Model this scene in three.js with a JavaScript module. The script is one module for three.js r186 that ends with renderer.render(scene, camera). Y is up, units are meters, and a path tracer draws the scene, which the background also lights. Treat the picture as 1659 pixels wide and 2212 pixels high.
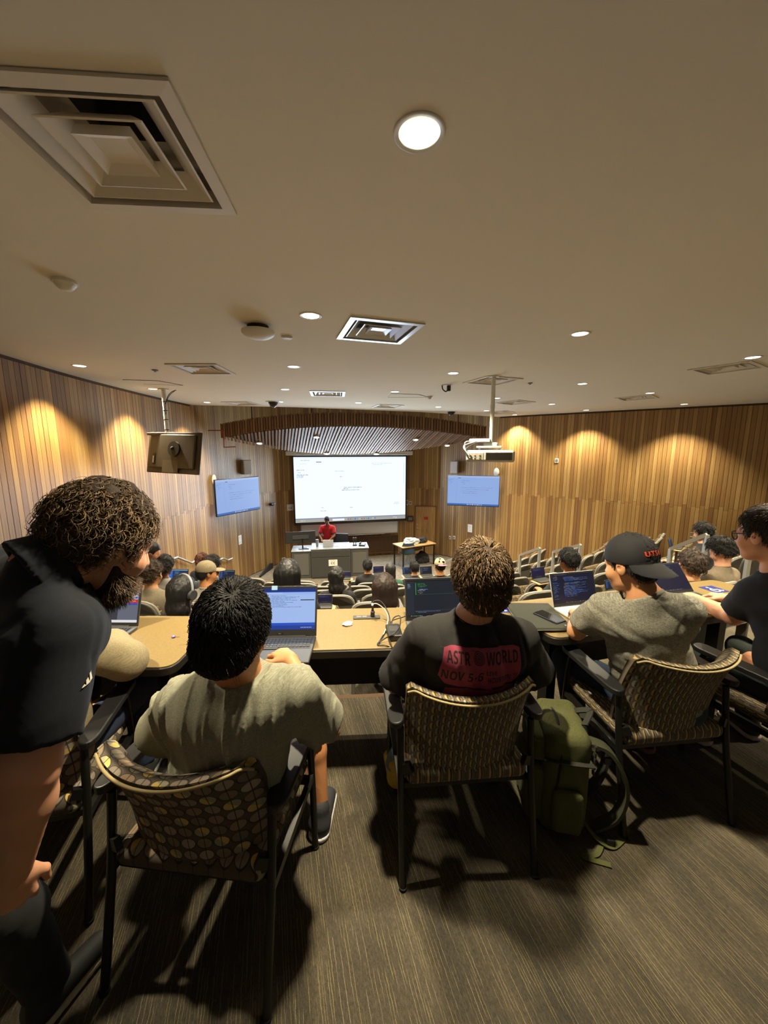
import * as THREE from 'three';
import { RectAreaLightUniformsLib } from 'three/addons/lights/RectAreaLightUniformsLib.js';
import { mergeGeometries, mergeVertices } from 'three/addons/utils/BufferGeometryUtils.js';
import { RoundedBoxGeometry } from 'three/addons/geometries/RoundedBoxGeometry.js';
RectAreaLightUniformsLib.init();

// ---------------------------------------------------------------- camera, exposure, renderer
const scene = new THREE.Scene();
scene.background = new THREE.Color(0, 0, 0);
const FOC = 832, PITCH = 9.15 * Math.PI / 180, EYE = 1.70;          // focal length in photo pixels, tilt, lens height over the rear floor
const camera = new THREE.PerspectiveCamera(2 * Math.atan(1106 / FOC) * 180 / Math.PI, 1659 / 2212, 0.05, 80);
camera.position.set(0, EYE, 0);
camera.rotation.x = -PITCH;
scene.add(camera);
const renderer = new THREE.WebGLRenderer();
renderer.toneMapping = THREE.LinearToneMapping;
renderer.toneMappingExposure = 1.0;
renderer.shadowMap.enabled = true;
const LAMP_CD = 62, LAMP_COLOR = new THREE.Color(1.0, 0.865, 0.6);
const SCREEN_COLOR = new THREE.Color(0.7, 0.85, 1.0);

// ---------------------------------------------------------------- helpers
let seed = 1;
const rnd = () => { seed |= 0; seed = seed + 0x6D2B79F5 | 0; let t = Math.imul(seed ^ seed >>> 15, 1 | seed); t = t + Math.imul(t ^ t >>> 7, 61 | t) ^ t; return ((t ^ t >>> 14) >>> 0) / 4294967296; };
const rr = (a, b) => a + (b - a) * rnd();
const V3 = (x, y, z) => new THREE.Vector3(x, y, z);
const P = (x, f, y) => V3(x, y, -f);                                 // right, forward, up
const CP = Math.cos(PITCH), SP = Math.sin(PITCH);
function ray(px, py) { const w = (1106 - py) / FOC; return V3((px - 829.5) / FOC, w * CP - SP, -(w * SP + CP)); }
const EYEP = V3(0, EYE, 0);
const onY = (px, py, Y) => { const r = ray(px, py); return EYEP.clone().addScaledVector(r, (Y - EYE) / r.y); };
const atF = (px, py, f) => { const r = ray(px, py); return EYEP.clone().addScaledVector(r, f / -r.z); };
const taken = {};
function numbered(n) { const k = taken[n] = (taken[n] ?? -1) + 1; return k ? n + '_' + String(k).padStart(3, '0') : n; }
function shade(o) { o.traverse((m) => { if (m.isMesh) { m.castShadow = true; m.receiveShadow = true; } }); return o; }
function tag(o, label, category, group, kind) { o.userData.label = label; if (category) o.userData.category = category; if (group) o.userData.group = group; if (kind) o.userData.kind = kind; return o; }
function thing(name, label, category, pos, turn = 0, group) { const o = new THREE.Group(); o.name = numbered(name); scene.add(o); if (pos) o.position.copy(pos); o.rotation.y = turn; return tag(o, label, category, group); }
function part(name, geo, mat, parent, pos, rot) { const m = new THREE.Mesh(Array.isArray(geo) ? merge(geo) : geo, mat); m.name = name; parent.add(m); if (pos) m.position.set(...pos); if (rot) m.rotation.set(...rot); m.castShadow = m.receiveShadow = true; return m; }
function solo(name, label, category, geo, mat, pos, turn = 0, group) { const m = new THREE.Mesh(Array.isArray(geo) ? merge(geo) : geo, mat); m.name = numbered(name); scene.add(m); if (pos) m.position.copy(pos); m.rotation.y = turn; m.castShadow = m.receiveShadow = true; return tag(m, label, category, group); }
function struct(name, geo, mat, label) { const m = new THREE.Mesh(Array.isArray(geo) ? merge(geo) : geo, mat); m.name = numbered(name); scene.add(m); m.userData.kind = 'structure'; m.userData.label = label; m.userData.category = name.split('_')[0]; m.castShadow = m.receiveShadow = true; return m; }
function merge(list) { return mergeGeometries(list.map((g) => { let h = g.index ? g.toNonIndexed() : g; for (const k of Object.keys(h.attributes)) if (!['position', 'normal', 'uv'].includes(k)) h.deleteAttribute(k); return h; })); }
function bx(w, h, d, x = 0, y = 0, z = 0, rx = 0, ry = 0, rz = 0) { const g = new THREE.BoxGeometry(w, h, d); if (rx) g.rotateX(rx); if (rz) g.rotateZ(rz); if (ry) g.rotateY(ry); return g.translate(x, y, z); }
function rb(w, h, d, r = 0.01, x = 0, y = 0, z = 0, rx = 0, ry = 0, rz = 0, seg = 2) { const g = new RoundedBoxGeometry(w, h, d, seg, Math.min(r, w / 2.01, h / 2.01, d / 2.01)); if (rx) g.rotateX(rx); if (rz) g.rotateZ(rz); if (ry) g.rotateY(ry); return g.translate(x, y, z); }
function cyl(r1, r2, h, x = 0, y = 0, z = 0, rx = 0, rz = 0, n = 20) { const g = new THREE.CylinderGeometry(r1, r2, h, n); if (rx) g.rotateX(rx); if (rz) g.rotateZ(rz); return g.translate(x, y, z); }
function tube(pts, r, seg = 0, rad = 8, closed = false) { const c = new THREE.CatmullRomCurve3(pts.map((p) => p.isVector3 ? p : V3(...p)), closed, 'centripetal'); return new THREE.TubeGeometry(c, seg || pts.length * 6, r, rad, closed); }
function bar(a, b, r, rad = 10) { a = a.isVector3 ? a : V3(...a); b = b.isVector3 ? b : V3(...b); const g = new THREE.CylinderGeometry(r, r, a.distanceTo(b), rad); g.applyQuaternion(new THREE.Quaternion().setFromUnitVectors(V3(0, 1, 0), b.clone().sub(a).normalize())); return g.translate((a.x + b.x) / 2, (a.y + b.y) / 2, (a.z + b.z) / 2); }
function beam(a, b, w, h) { a = a.isVector3 ? a : V3(...a); b = b.isVector3 ? b : V3(...b); const d = b.clone().sub(a), L = d.length(); const g = new THREE.BoxGeometry(w, h, L); const m = new THREE.Matrix4().lookAt(a, b, Math.abs(d.y / L) > 0.95 ? V3(0, 0, 1) : V3(0, 1, 0)); g.applyMatrix4(m); return g.translate((a.x + b.x) / 2, (a.y + b.y) / 2, (a.z + b.z) / 2); }
function extr(pts, depth, bevel = 0) { const s = new THREE.Shape(pts.map((p) => new THREE.Vector2(p[0], p[1]))); return new THREE.ExtrudeGeometry(s, { depth, bevelEnabled: bevel > 0, bevelThickness: bevel, bevelSize: bevel, bevelSegments: 2, curveSegments: 10 }); }
function slab(pts, y0, y1, holes = []) { const s = new THREE.Shape(pts.map((p) => new THREE.Vector2(p[0], p[1]))); for (const h of holes) s.holes.push(new THREE.Path(h.map((p) => new THREE.Vector2(p[0], p[1])))); const g = new THREE.ExtrudeGeometry(s, { depth: y1 - y0, bevelEnabled: false }); g.rotateX(-Math.PI / 2); return g.translate(0, y0, 0); }   // plan polygon (x, forward)
// ---------------------------------------------------------------- noise and textures
const PERM = (() => { const p = [...Array(256).keys()]; seed = 77; for (let i = 255; i > 0; i--) { const j = Math.floor(rnd() * (i + 1)); [p[i], p[j]] = [p[j], p[i]]; } return [...p, ...p]; })();
function vnoise(x, y, z) { const X = Math.floor(x), Y = Math.floor(y), Z = Math.floor(z), a = x - X, b = y - Y, c = z - Z, f = (t) => t * t * (3 - 2 * t), u = f(a), v = f(b), w = f(c); const h = (i, j, k) => PERM[PERM[PERM[(X + i) & 255] + ((Y + j) & 255)] + ((Z + k) & 255)] / 255; const L = (p, q, t) => p + (q - p) * t; return L(L(L(h(0, 0, 0), h(1, 0, 0), u), L(h(0, 1, 0), h(1, 1, 0), u), v), L(L(h(0, 0, 1), h(1, 0, 1), u), L(h(0, 1, 1), h(1, 1, 1), u), v), w) * 2 - 1; }
function dataTex(w, h, fn, srgb = true) { const d = new Uint8Array(w * h * 4); for (let y = 0; y < h; y++) for (let x = 0; x < w; x++) { const c = fn(x, y), i = (y * w + x) * 4; d[i] = c[0]; d[i + 1] = c[1]; d[i + 2] = c[2]; d[i + 3] = 255; } const t = new THREE.DataTexture(d, w, h); t.wrapS = t.wrapT = THREE.RepeatWrapping; t.magFilter = t.minFilter = THREE.LinearFilter; if (srgb) t.colorSpace = THREE.SRGBColorSpace; t.needsUpdate = true; return t; }
function canvasTex(w, h, draw, srgb = true) { const c = document.createElement('canvas'); c.width = w; c.height = h; draw(c.getContext('2d'), w, h); const t = new THREE.CanvasTexture(c); if (srgb) t.colorSpace = THREE.SRGBColorSpace; t.magFilter = THREE.LinearFilter; return t; }
const mat = (color, roughness = 0.7, o = {}) => new THREE.MeshStandardMaterial({ color, roughness, side: THREE.DoubleSide, ...o });
function glow(tex, k, color = 0xffffff) { return new THREE.MeshStandardMaterial({ color: 0x050505, roughness: 0.35, emissive: color, emissiveMap: tex, emissiveIntensity: k }); }
seed = 5;
const grainTex = dataTex(128, 1024, (x, y) => { const s = vnoise(x * 0.22, y * 0.006, 3) * 0.5 + vnoise(x * 0.6, y * 0.012, 9) * 0.35 + vnoise(x * 1.3, y * 0.03, 4) * 0.25; const v = 205 + 40 * s; return [v, v * 0.985, v * 0.96]; });
const woodTones = ['#bf9a60', '#b08a52', '#caa56a', '#a47c4a', '#b68f54', '#aa8450', '#c39a5c', '#9a7246'];
const woodMats = woodTones.map((c) => mat(c, 0.5, { map: grainTex }));
const M = {
  black: mat('#141414', 0.55), blackPlastic: mat('#1b1b1c', 0.42), darkMetal: mat('#191817', 0.4, { metalness: 0.3 }), rubber: mat('#101010', 0.85),
  backing: mat('#4f3a27', 0.9), void: mat('#62503f', 0.95), ceil: mat('#dad4c2', 0.95), white: mat('#d9d8d2', 0.55), whiteMetal: mat('#d4d3cd', 0.45),
  steel: mat('#a9aaa8', 0.35, { metalness: 0.75 }), paper: mat('#e4e2da', 0.9), grey: mat('#6d6c68', 0.65), laminate: null,
};
// ---------------------------------------------------------------- the room shell
const CEIL = EYE + 1.05, STAGE = EYE - 3.95, ROOF = 3.95;
const RC = { x: -1.2, f: 16 };                                         // centre of the curved rows (right, forward)
const onArc = (r, deg) => [RC.x + r * Math.sin(deg * Math.PI / 180), RC.f - r * Math.cos(deg * Math.PI / 180)];
function spline(pts, n) { const c = new THREE.CatmullRomCurve3(pts.map((p) => V3(p[0], 0, p[1])), false, 'centripetal'); return c.getSpacedPoints(n).map((p) => [p.x, p.z]); }
const leftLine = spline([[-3.3, -2.6], [-3.6, 1.0], [-4.0, 3.2], [-4.25, 4.5], [-4.45, 5.8], [-4.57, 7.9], [-4.5, 10.3], [-4.23, 11.9], [-3.7, 13.1]], 60);
const backLine = spline([[-3.7, 13.1], [-3.0, 13.55], [-1.1, 14.0], [0.9, 14.4], [2.1, 14.3]], 24);
const rightLine = spline([[2.1, 14.3], [3.0, 13.45], [4.0, 12.4], [6.3, 10.65], [8.65, 8.95], [10.4, 7.7]], 40);
const rearLine = [[11.2, 6.4], [11.2, -2.6]];
const roomPoly = [...leftLine, ...backLine.slice(1), ...rightLine.slice(1), ...rearLine];
function inside(x, f) { let c = false; for (let i = 0, j = roomPoly.length - 1; i < roomPoly.length; j = i++) { const [xi, yi] = roomPoly[i], [xj, yj] = roomPoly[j]; if ((yi > f) !== (yj > f) && x < (xj - xi) * (f - yi) / (yj - yi) + xi) c = !c; } return c; }
function arcSpan(r, inset = 0) { let a = 5, b = 5; while (a > -80 && inside(...onArc(r, a - 0.25))) a -= 0.25; while (b < 80 && inside(...onArc(r, b + 0.25))) b += 0.25; const d = inset / r * 57.3; return [a + d, b - d]; }

// carpet: brown-olive ground with thin broken straw-coloured lines along the room's axis
const AXIS = -16.5 * Math.PI / 180;
function carpetUV(g, k = 1.0) { const p = g.attributes.position, uv = new Float32Array(p.count * 2); for (let i = 0; i < p.count; i++) { const x = p.getX(i), f = -p.getZ(i), y = p.getY(i); uv[2 * i] = (x * Math.cos(AXIS) - f * Math.sin(AXIS)) / k; uv[2 * i + 1] = (x * Math.sin(AXIS) + f * Math.cos(AXIS) + y) / k; } g.setAttribute('uv', new THREE.BufferAttribute(uv, 2)); return g; }
const carpetTex = (() => {
  seed = 31; const W = 2048, Hh = 1024;
  const lines = []; for (let x = 4; x < W; x += rr(13, 30)) lines.push({ x, s: rr(0.2, 1), o: rr(0, 100), w: rr(0.7, 1.7), k: rr(0, 1) });
  const buf = new Float32Array(W * Hh * 3);
  for (let y = 0; y < Hh; y++) for (let x = 0; x < W; x++) {
    const px = x * Math.PI * 2 / W, py = y * Math.PI * 2 / Hh;
    const patch = vnoise(Math.sin(px) * 2 + 5, Math.cos(px) * 2 + Math.sin(py) * 0.6, Math.cos(py) * 0.6 + 3);
    const fine = (rnd() - 0.5) * 34, pile = vnoise(x * 0.18, y * 0.12, 2) * 10;
    const b = 57 + patch * 14 + fine + pile; const i = (y * W + x) * 3;
    buf[i] = b * 1.04; buf[i + 1] = b * 0.93; buf[i + 2] = b * 0.72;
  }
  for (const L of lines) for (let y = 0; y < Hh; y++) {
    const on = vnoise(L.o, Math.sin(y * Math.PI * 2 / Hh) * 2.4 + L.o, Math.cos(y * Math.PI * 2 / Hh) * 2.4) + L.s * 0.55; if (on < 0.05) continue;
    const wob = vnoise(L.o + 7, y * 0.05, 0) * 2.2, a = Math.min(1, on * 1.7) * rr(0.55, 1);
    for (let d = -2; d <= 2; d++) { const x = ((Math.round(L.x + wob) + d) % W + W) % W, f = Math.max(0, 1 - Math.abs(d) / (L.w + 0.4)) * a; const i = (y * W + x) * 3; buf[i] += (182 - buf[i]) * f; buf[i + 1] += (167 - buf[i + 1]) * f; buf[i + 2] += ((L.k > 0.6 ? 92 : 122) - buf[i + 2]) * f; }
  }
  const t = dataTex(W, Hh, (x, y) => { const i = (y * W + x) * 3; return [buf[i], buf[i + 1], buf[i + 2]].map((v) => Math.max(0, Math.min(255, v))); }); return t;
})();
M.carpet = mat('#ffffff', 0.95, { map: carpetTex });
M.stageCarpet = mat('#7d7365', 0.95, { map: dataTex(128, 128, (x, y) => { const v = 200 + (rnd() - 0.5) * 50 + vnoise(x * 0.1, y * 0.1, 4) * 20; return [v, v, v]; }) });
const ROWS = [], ROW1 = 13.1, PITCHROW = 0.93;
for (let k = 0; k < 7; k++) ROWS.push({ r: ROW1 - PITCHROW * k, y: -0.42 - 0.28 * k });
const R0 = ROW1 + 0.5;
function arcPts(r, n = 40, inset = 0.02) { const [a, b] = arcSpan(r, inset); return [...Array(n + 1).keys()].map((i) => onArc(r, a + (b - a) * i / n)); }
{ // rear platform, seven tiers, stage floor
  const edge = arcPts(R0, 60, 0), mids = roomPoly.filter(([x, f]) => Math.hypot(x - RC.x, f - RC.f) > R0);
  const e0 = edge[0], e1 = edge[edge.length - 1];
  const right = mids.filter(([x, f]) => x > 5).sort((p, q) => q[1] - p[1]), left = mids.filter(([x]) => x < 0).sort((p, q) => p[1] - q[1]);
  struct('floor', carpetUV(slab([...edge, ...right, ...left], -0.3, 0)), M.carpet, 'dark brown striped carpet of the rear platform');
  ROWS.forEach((t, k) => { const o = arcPts(t.r + 0.5), i = arcPts(t.r + 0.5 - PITCHROW - (k < 6 ? 0.05 : 0)); struct('floor_tier', carpetUV(slab([...o, ...i.reverse()], t.y - 0.34, t.y)), M.carpet, 'carpeted step of the seating tiers, row ' + ['one', 'two', 'three', 'four', 'five', 'six', 'seven'][k] + ' down from the desks'); });
  struct('floor_stage', carpetUV(slab(roomPoly, STAGE - 0.15, STAGE)), M.stageCarpet, 'grey carpeted floor of the stage area');
  struct('wall_platform', (() => { const a = arcPts(R0, 60, 0.03), b = arcPts(R0 - 0.04, 60, 0.03); return slab([...a, ...b.reverse()], -0.7, -0.002); })(), M.backing, 'low dark riser under the front edge of the rear platform');
}
// walls: dark backing with separate vertical planks in front
function wallBacking(line, y0, y1, th = 0.15) { const out = line.map((p, i) => { const a = line[Math.max(0, i - 1)], b = line[Math.min(line.length - 1, i + 1)], dx = b[0] - a[0], df = b[1] - a[1], L = Math.hypot(dx, df); return [p[0] - df / L * th, p[1] + dx / L * th]; }); return slab([...line, ...out.reverse()], y0, y1); }
const ceilEdge = [[-4.62, 9.4], [-2.2, 9.9], [1.0, 11.1], [3.75, 12.75]];
const edgeF = (x) => { for (let i = 0; i < 3; i++) if (x <= ceilEdge[i + 1][0]) { const [a, b] = [ceilEdge[i], ceilEdge[i + 1]]; return a[1] + (b[1] - a[1]) * (x - a[0]) / (b[0] - a[0]); } return 20; };
const plankGeos = [0, 1, 2, 3, 4].map((k) => { const g = new THREE.BoxGeometry(1, 1, 1); const uv = g.attributes.uv; for (let i = 0; i < uv.count; i++) uv.setXY(i, uv.getX(i) * 0.55 + k * 0.17, uv.getY(i) * 0.9 + k * 0.23); return g; });
function planks(wall, line, from = 0, W = 0.088, seam = 0.28) {
  const c = new THREE.CatmullRomCurve3(line.map((p) => V3(p[0], 0, p[1])), false, 'centripetal'), L = c.getLength(), n = Math.floor(L / W); let last = 0;
  for (let i = 0; i < n; i++) {
    const u = (i + 0.5) / n, p = c.getPointAt(u), t = c.getTangentAt(u); if (u * L < from) continue;
    const nx = t.z, nf = -t.x, ang = Math.atan2(t.z, t.x);
    const high = p.z > edgeF(p.x) - 0.15 ? ROOF - 0.03 : CEIL - 0.045, s = seam + [0, 0.055, -0.03, 0.02][i % 4];
    for (const [y0, y1] of [[STAGE + 0.02, s - 0.002], [s + 0.002, high]]) {
      const hs = Math.sin(i * 127.1 + y1 * 311.7 + L * 17.3) * 43758.5453; let k = Math.floor((hs - Math.floor(hs)) * 8); if (k === last) k = (k + 3) % 8; last = k;
      const m = new THREE.Mesh(plankGeos[Math.floor(rnd() * 5)], woodMats[k]); m.name = 'plank'; m.castShadow = m.receiveShadow = true;
      const d = 0.011 + rr(-0.0015, 0.0015);
      m.position.set(p.x + nx * d, (y0 + y1) / 2, -(p.z + nf * d)); m.scale.set(W - 0.0065, y1 - y0, 0.018); m.rotation.y = ang; wall.add(m);
    }
  }
}
seed = 11;
const wallLeft = struct('wall_left', wallBacking(leftLine, STAGE, ROOF), M.backing, 'left curved wall of honey-brown vertical wood planks'); planks(wallLeft, leftLine, 3.2);
const wallBack = struct('wall_back', wallBacking(backLine, STAGE, ROOF), M.backing, 'stage end wall of vertical wood planks behind the projection screen'); planks(wallBack, backLine);
const wallRight = struct('wall_right', wallBacking(rightLine, STAGE, ROOF), M.backing, 'long right wall of honey-brown vertical wood planks'); planks(wallRight, rightLine);
struct('wall_side', wallBacking([rightLine[40], ...rearLine], STAGE, ROOF), M.ceil, 'plain painted side wall beyond the right end of the desks');
struct('wall_rear', wallBacking([rearLine[1], leftLine[0]], STAGE, ROOF), M.ceil, 'plain painted wall at the rear of the hall');
struct('ceiling_roof', slab(roomPoly, ROOF, ROOF + 0.1), M.ceil, 'painted roof deck above the stage canopy');
// ceiling with openings
const VENTS = [[257, 335, 4], [817, 715, 17], [437, 797, 0], [708, 850], [1063, 822], [837, 877], [1112, 869], [1375, 859], [1570, 795, 33], [522, 871], [1080, 890]];
const LIGHTS = [[906, 287], [671, 682], [635, 792], [616, 841], [447, 869], [605, 868], [774, 870], [853, 846], [979, 806], [947, 879], [1073, 860], [1051, 887], [1112, 896], [1626, 772], [1253, 721], [1258, 829], [1404, 849], [1478, 873], [1192, 873], [1266, 886], [172, 790], [330, 840]].map(([x, y]) => onY(x, y, CEIL));
for (const [x, f] of [[2.45, 1.95], [-2.1, 1.5], [6.2, 5.6], [6.6, 3.2], [4.6, 2.6], [8.6, 5.2]]) LIGHTS.push(P(x, f, CEIL));   // the same grid beyond the frame
const ventPlaces = VENTS.map(([x, y, a]) => { const p = onY(x, y, CEIL); return { p, a: (a ?? Math.atan2(p.x - RC.x, RC.f + p.z) * 57.3 + 6) * Math.PI / 180 }; });
{
  const right = rightLine.filter(([x, f]) => x > 3.85), holes = [];
  for (const { p, a } of ventPlaces) holes.push([[-1, -1], [-1, 1], [1, 1], [1, -1]].map(([i, j]) => [p.x + 0.285 * (i * Math.cos(a) - j * Math.sin(a)), -p.z + 0.285 * (i * Math.sin(a) + j * Math.cos(a))]));
  for (const p of LIGHTS) holes.push([...Array(20).keys()].map((i) => [p.x + 0.073 * Math.cos(-i * Math.PI / 10), -p.z + 0.073 * Math.sin(-i * Math.PI / 10)]));
  const left = leftLine.filter(([x, f]) => f < 9.35);
  struct('ceiling', slab([...left, ...ceilEdge, ...right, ...rearLine], CEIL, CEIL + 0.02, holes), M.ceil, 'plain beige painted ceiling with recessed lights and air vents');
  struct('ceiling_fascia', ceilEdge.slice(1).map((b, i) => beam(P(ceilEdge[i][0], ceilEdge[i][1] - 0.05, (CEIL + 0.02 + ROOF) / 2), P(b[0], b[1] - 0.05, (CEIL + 0.02 + ROOF) / 2), 0.04, ROOF - CEIL - 0.02)), M.ceil, 'painted vertical face where the ceiling stops before the stage');
}
// recessed downlights
const lampRim = new THREE.LatheGeometry([[0.072, 0.0], [0.07, -0.003], [0.083, -0.006], [0.088, -0.003], [0.088, 0.0005]].map((p) => new THREE.Vector2(...p)), 32);
const lampCan = new THREE.LatheGeometry([[0.071, 0], [0.066, 0.05], [0.055, 0.09]].map((p) => new THREE.Vector2(...p)), 32);
const lampDisc = new THREE.CircleGeometry(0.066, 32).rotateX(Math.PI / 2);
M.can = mat('#e8e4d6', 0.25, { metalness: 0.2 });
M.lampGlow = new THREE.MeshStandardMaterial({ color: 0xffffff, emissive: new THREE.Color(1, 0.95, 0.78), emissiveIntensity: 4.5, side: THREE.DoubleSide });
function downlight(p, label, group, cd = LAMP_CD, ang = 52, tilt) {
  const o = thing('downlight', label, 'ceiling light', p, 0, group); o.userData.kind = undefined; delete o.userData.kind;
  part('trim_ring', lampRim, M.whiteMetal, o); part('reflector', lampCan, M.can, o); part('lamp_lens', lampDisc, M.lampGlow, o, [0, -0.0035, 0]);
  if (tilt) o.rotation.x = tilt;
  const s = new THREE.SpotLight(LAMP_COLOR, cd, 0, ang * Math.PI / 180, 0.42, 2); s.position.set(0, -0.012, 0); s.target.position.set(0, -1, 0); s.castShadow = true; s.shadow.radius = 2.6; s.shadow.mapSize.set(1024, 1024); o.add(s, s.target);
  return o;
}
LIGHTS.forEach((p, i) => { const near = (line) => Math.min(...line.map(([x, f]) => Math.hypot(x - p.x, f + p.z))), l = i === 0 ? ['large-looking round downlight above the desks, beside the big air diffuser'] : near(leftLine) < 1.1 ? ['round downlight throwing a cone of light on the left plank wall', 'downlights along the left wall'] : near(rightLine) < 1.6 ? ['round downlight throwing a cone of light on the right plank wall', 'downlights along the right wall'] : ['round recessed downlight in the open beige ceiling', 'recessed ceiling downlights']; downlight(p, l[0], l[1], -p.z < 2.3 ? LAMP_CD * 0.72 : LAMP_CD); });   // the rear row is dimmed
// square air diffusers
function ring(a, ya, b, yb) { const v = [], id = []; for (const [h, y] of [[a, ya], [b, yb]]) for (const [i, j] of [[-1, -1], [1, -1], [1, 1], [-1, 1]]) v.push(i * h, y, j * h); for (let i = 0; i < 4; i++) { const n = (i + 1) % 4; id.push(i, n, 4 + n, i, 4 + n, 4 + i); } const g = new THREE.BufferGeometry(); g.setAttribute('position', new THREE.Float32BufferAttribute(v, 3)); g.setAttribute('uv', new THREE.Float32BufferAttribute(new Float32Array(16), 2)); g.setIndex(id); const h = g.toNonIndexed(); h.computeVertexNormals(); return h; }
ventPlaces.forEach(({ p, a }, i) => {
  const o = thing('air_diffuser', i ? (i === 1 ? 'square steel air diffuser catching blue light near the white dome' : ['', '', 'air diffuser beside the hanging monitor', 'bright steel air diffuser ahead of the domed access point', 'air diffuser around the projector pole', 'small air diffuser over the front rows, facing the screen', 'air diffuser beyond the projector pole', 'air diffuser near the right wall, among three downlights', 'air diffuser next to the downlight at the right end of the ceiling', 'air diffuser close to the left end of the canopy', 'air diffuser close to the right end of the canopy'][i]) : 'large off-white square air diffuser over the desks', 'air vent', p, a);
  const m = i === 1 || i === 3 ? M.ventSteel ??= mat('#c9cdd2', 0.3, { metalness: 0.55 }) : M.ventPaint ??= mat('#d3cdbf', 0.6);
  part('frame', [ring(0.32, -0.001, 0.32, -0.012), ring(0.32, -0.012, 0.272, -0.014), ring(0.272, -0.014, 0.262, 0.05)], m, o);
  part('outer_louvre', [ring(0.245, -0.004, 0.172, 0.062), ring(0.245, -0.004, 0.238, -0.006), ring(0.238, -0.006, 0.165, 0.06)], m, o);
  part('inner_louvre', [ring(0.168, -0.006, 0.105, 0.052), ring(0.168, -0.006, 0.161, -0.008), ring(0.161, -0.008, 0.1, 0.05)], m, o);
  part('centre_plate', [ring(0.098, -0.006, 0.06, 0.012), ring(0.06, 0.012, 0.0005, 0.012), ring(0.098, -0.006, 0.09, 0.03)], m, o);
  part('plenum', [ring(0.284, 0.0, 0.284, 0.13), ring(0.284, 0.13, 0.12, 0.13)], m, o); part('duct', [ring(0.12, 0.13, 0.12, 0.6), ring(0.12, 0.6, 0.001, 0.6)], M.grey, o);
});
// slatted canopy over the stage
{
  const c = thing('canopy', 'lens-shaped slatted wooden canopy hung over the stage', 'canopy', P(0, 0, 0));
  const Lp = atF(480, 946, 10.25), Rp = atF(1048, 946, 12.2), Fp = atF(760, 920, 10.7), Bp = atF(755, 980, 12.95);
  const bez = (a, m, b, t) => { const q = m.clone().multiplyScalar(2).addScaledVector(a, -0.5).addScaledVector(b, -0.5); return a.clone().multiplyScalar((1 - t) ** 2).addScaledVector(q, 2 * t * (1 - t)).addScaledVector(b, t * t); };
  const front = (t) => bez(Lp, Fp, Rp, t), back = (t) => bez(Lp, Bp, Rp, t);
  const slatMat = [mat('#8f6a44', 0.55, { map: grainTex }), mat('#a37b50', 0.55, { map: grainTex }), mat('#7e5c3a', 0.55, { map: grainTex })];
  const N = 96, FH = 0.36, g1 = new THREE.BoxGeometry(0.045, FH, 0.03);
  seed = 21;
  for (let i = 0; i <= N; i++) { const t = i / N, p = front(t), q = front(Math.min(1, t + 0.01)), r = front(Math.max(0, t - 0.01)); const m = part('fascia_slat', g1, slatMat[i % 3], c, [p.x, p.y + FH / 2, p.z]); m.rotation.y = Math.atan2(-(q.z - r.z), q.x - r.x); }
  const dirx = Math.sin(AXIS), dirf = Math.cos(AXIS), fs = [...Array(401).keys()].map((i) => front(i / 400)), bs = [...Array(401).keys()].map((i) => back(i / 400));
  const acr = (p) => p.x * dirf + p.z * dirx;      // coordinate across the axis (z is minus forward)
  const find = (arr, s) => { let best = null, bd = 9; for (const p of arr) { const d = Math.abs(acr(p) - s); if (d < bd) { bd = d; best = p; } } return bd < 0.1 ? best : null; };
  const s0 = Math.min(...fs.map(acr), ...bs.map(acr)), s1 = Math.max(...fs.map(acr), ...bs.map(acr)); let n = 0;
  for (let s = s0 + 0.05; s < s1 - 0.03; s += 0.088) { const a = find(fs, s), b = find(bs, s); if (!a || !b || a.distanceTo(b) < 0.05) continue; part('underside_slat', beam(a, b, 0.05, 0.04), slatMat[n++ % 3], c); }
  const v = [], id = []; for (let i = 0; i <= 60; i++) { const a = front(i / 60), b = back(i / 60); v.push(a.x, a.y + 0.06, a.z, b.x, b.y + 0.06, b.z, a.x, a.y + FH - 0.02, a.z - 0.03); } for (let i = 0; i < 60; i++) { const k = i * 3; id.push(k, k + 3, k + 4, k, k + 4, k + 1, k, k + 2, k + 5, k, k + 5, k + 3); }
  const g = new THREE.BufferGeometry(); g.setAttribute('position', new THREE.Float32BufferAttribute(v, 3)); g.setAttribute('uv', new THREE.Float32BufferAttribute(new Float32Array(v.length / 3 * 2), 2)); g.setIndex(id); g.computeVertexNormals(); part('backing_panel', g, M.void, c);
  for (const t of [0.12, 0.35, 0.65, 0.9]) { const p = front(t).lerp(back(t), 0.3); part('hanger_rod', bar([p.x, p.y + 0.05, p.z], [p.x, ROOF, p.z], 0.012), M.darkMetal, c); }
  const rf = back(0.5), lampsC = [[563, 953], [683, 942], [895, 945], [969, 961], [704, 978], [816, 978]];
  for (const [x, y] of lampsC) { // intersect with the underside
    let best = null, bd = 1e9; for (let i = 2; i <= 58; i++) for (let j = 0; j <= 20; j++) { const q = front(i / 60).lerp(back(i / 60), j / 20), r = ray(x, y), d = q.clone().sub(EYEP).projectOnVector(r).add(EYEP).distanceTo(q); if (d < bd) { bd = d; best = q; } }
    downlight(best.clone().add(V3(0, -0.05, 0.012)), 'round downlight set into the underside of the slatted canopy', 'canopy downlights', LAMP_CD * 0.45, 45, -0.32);
  }
}
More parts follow.
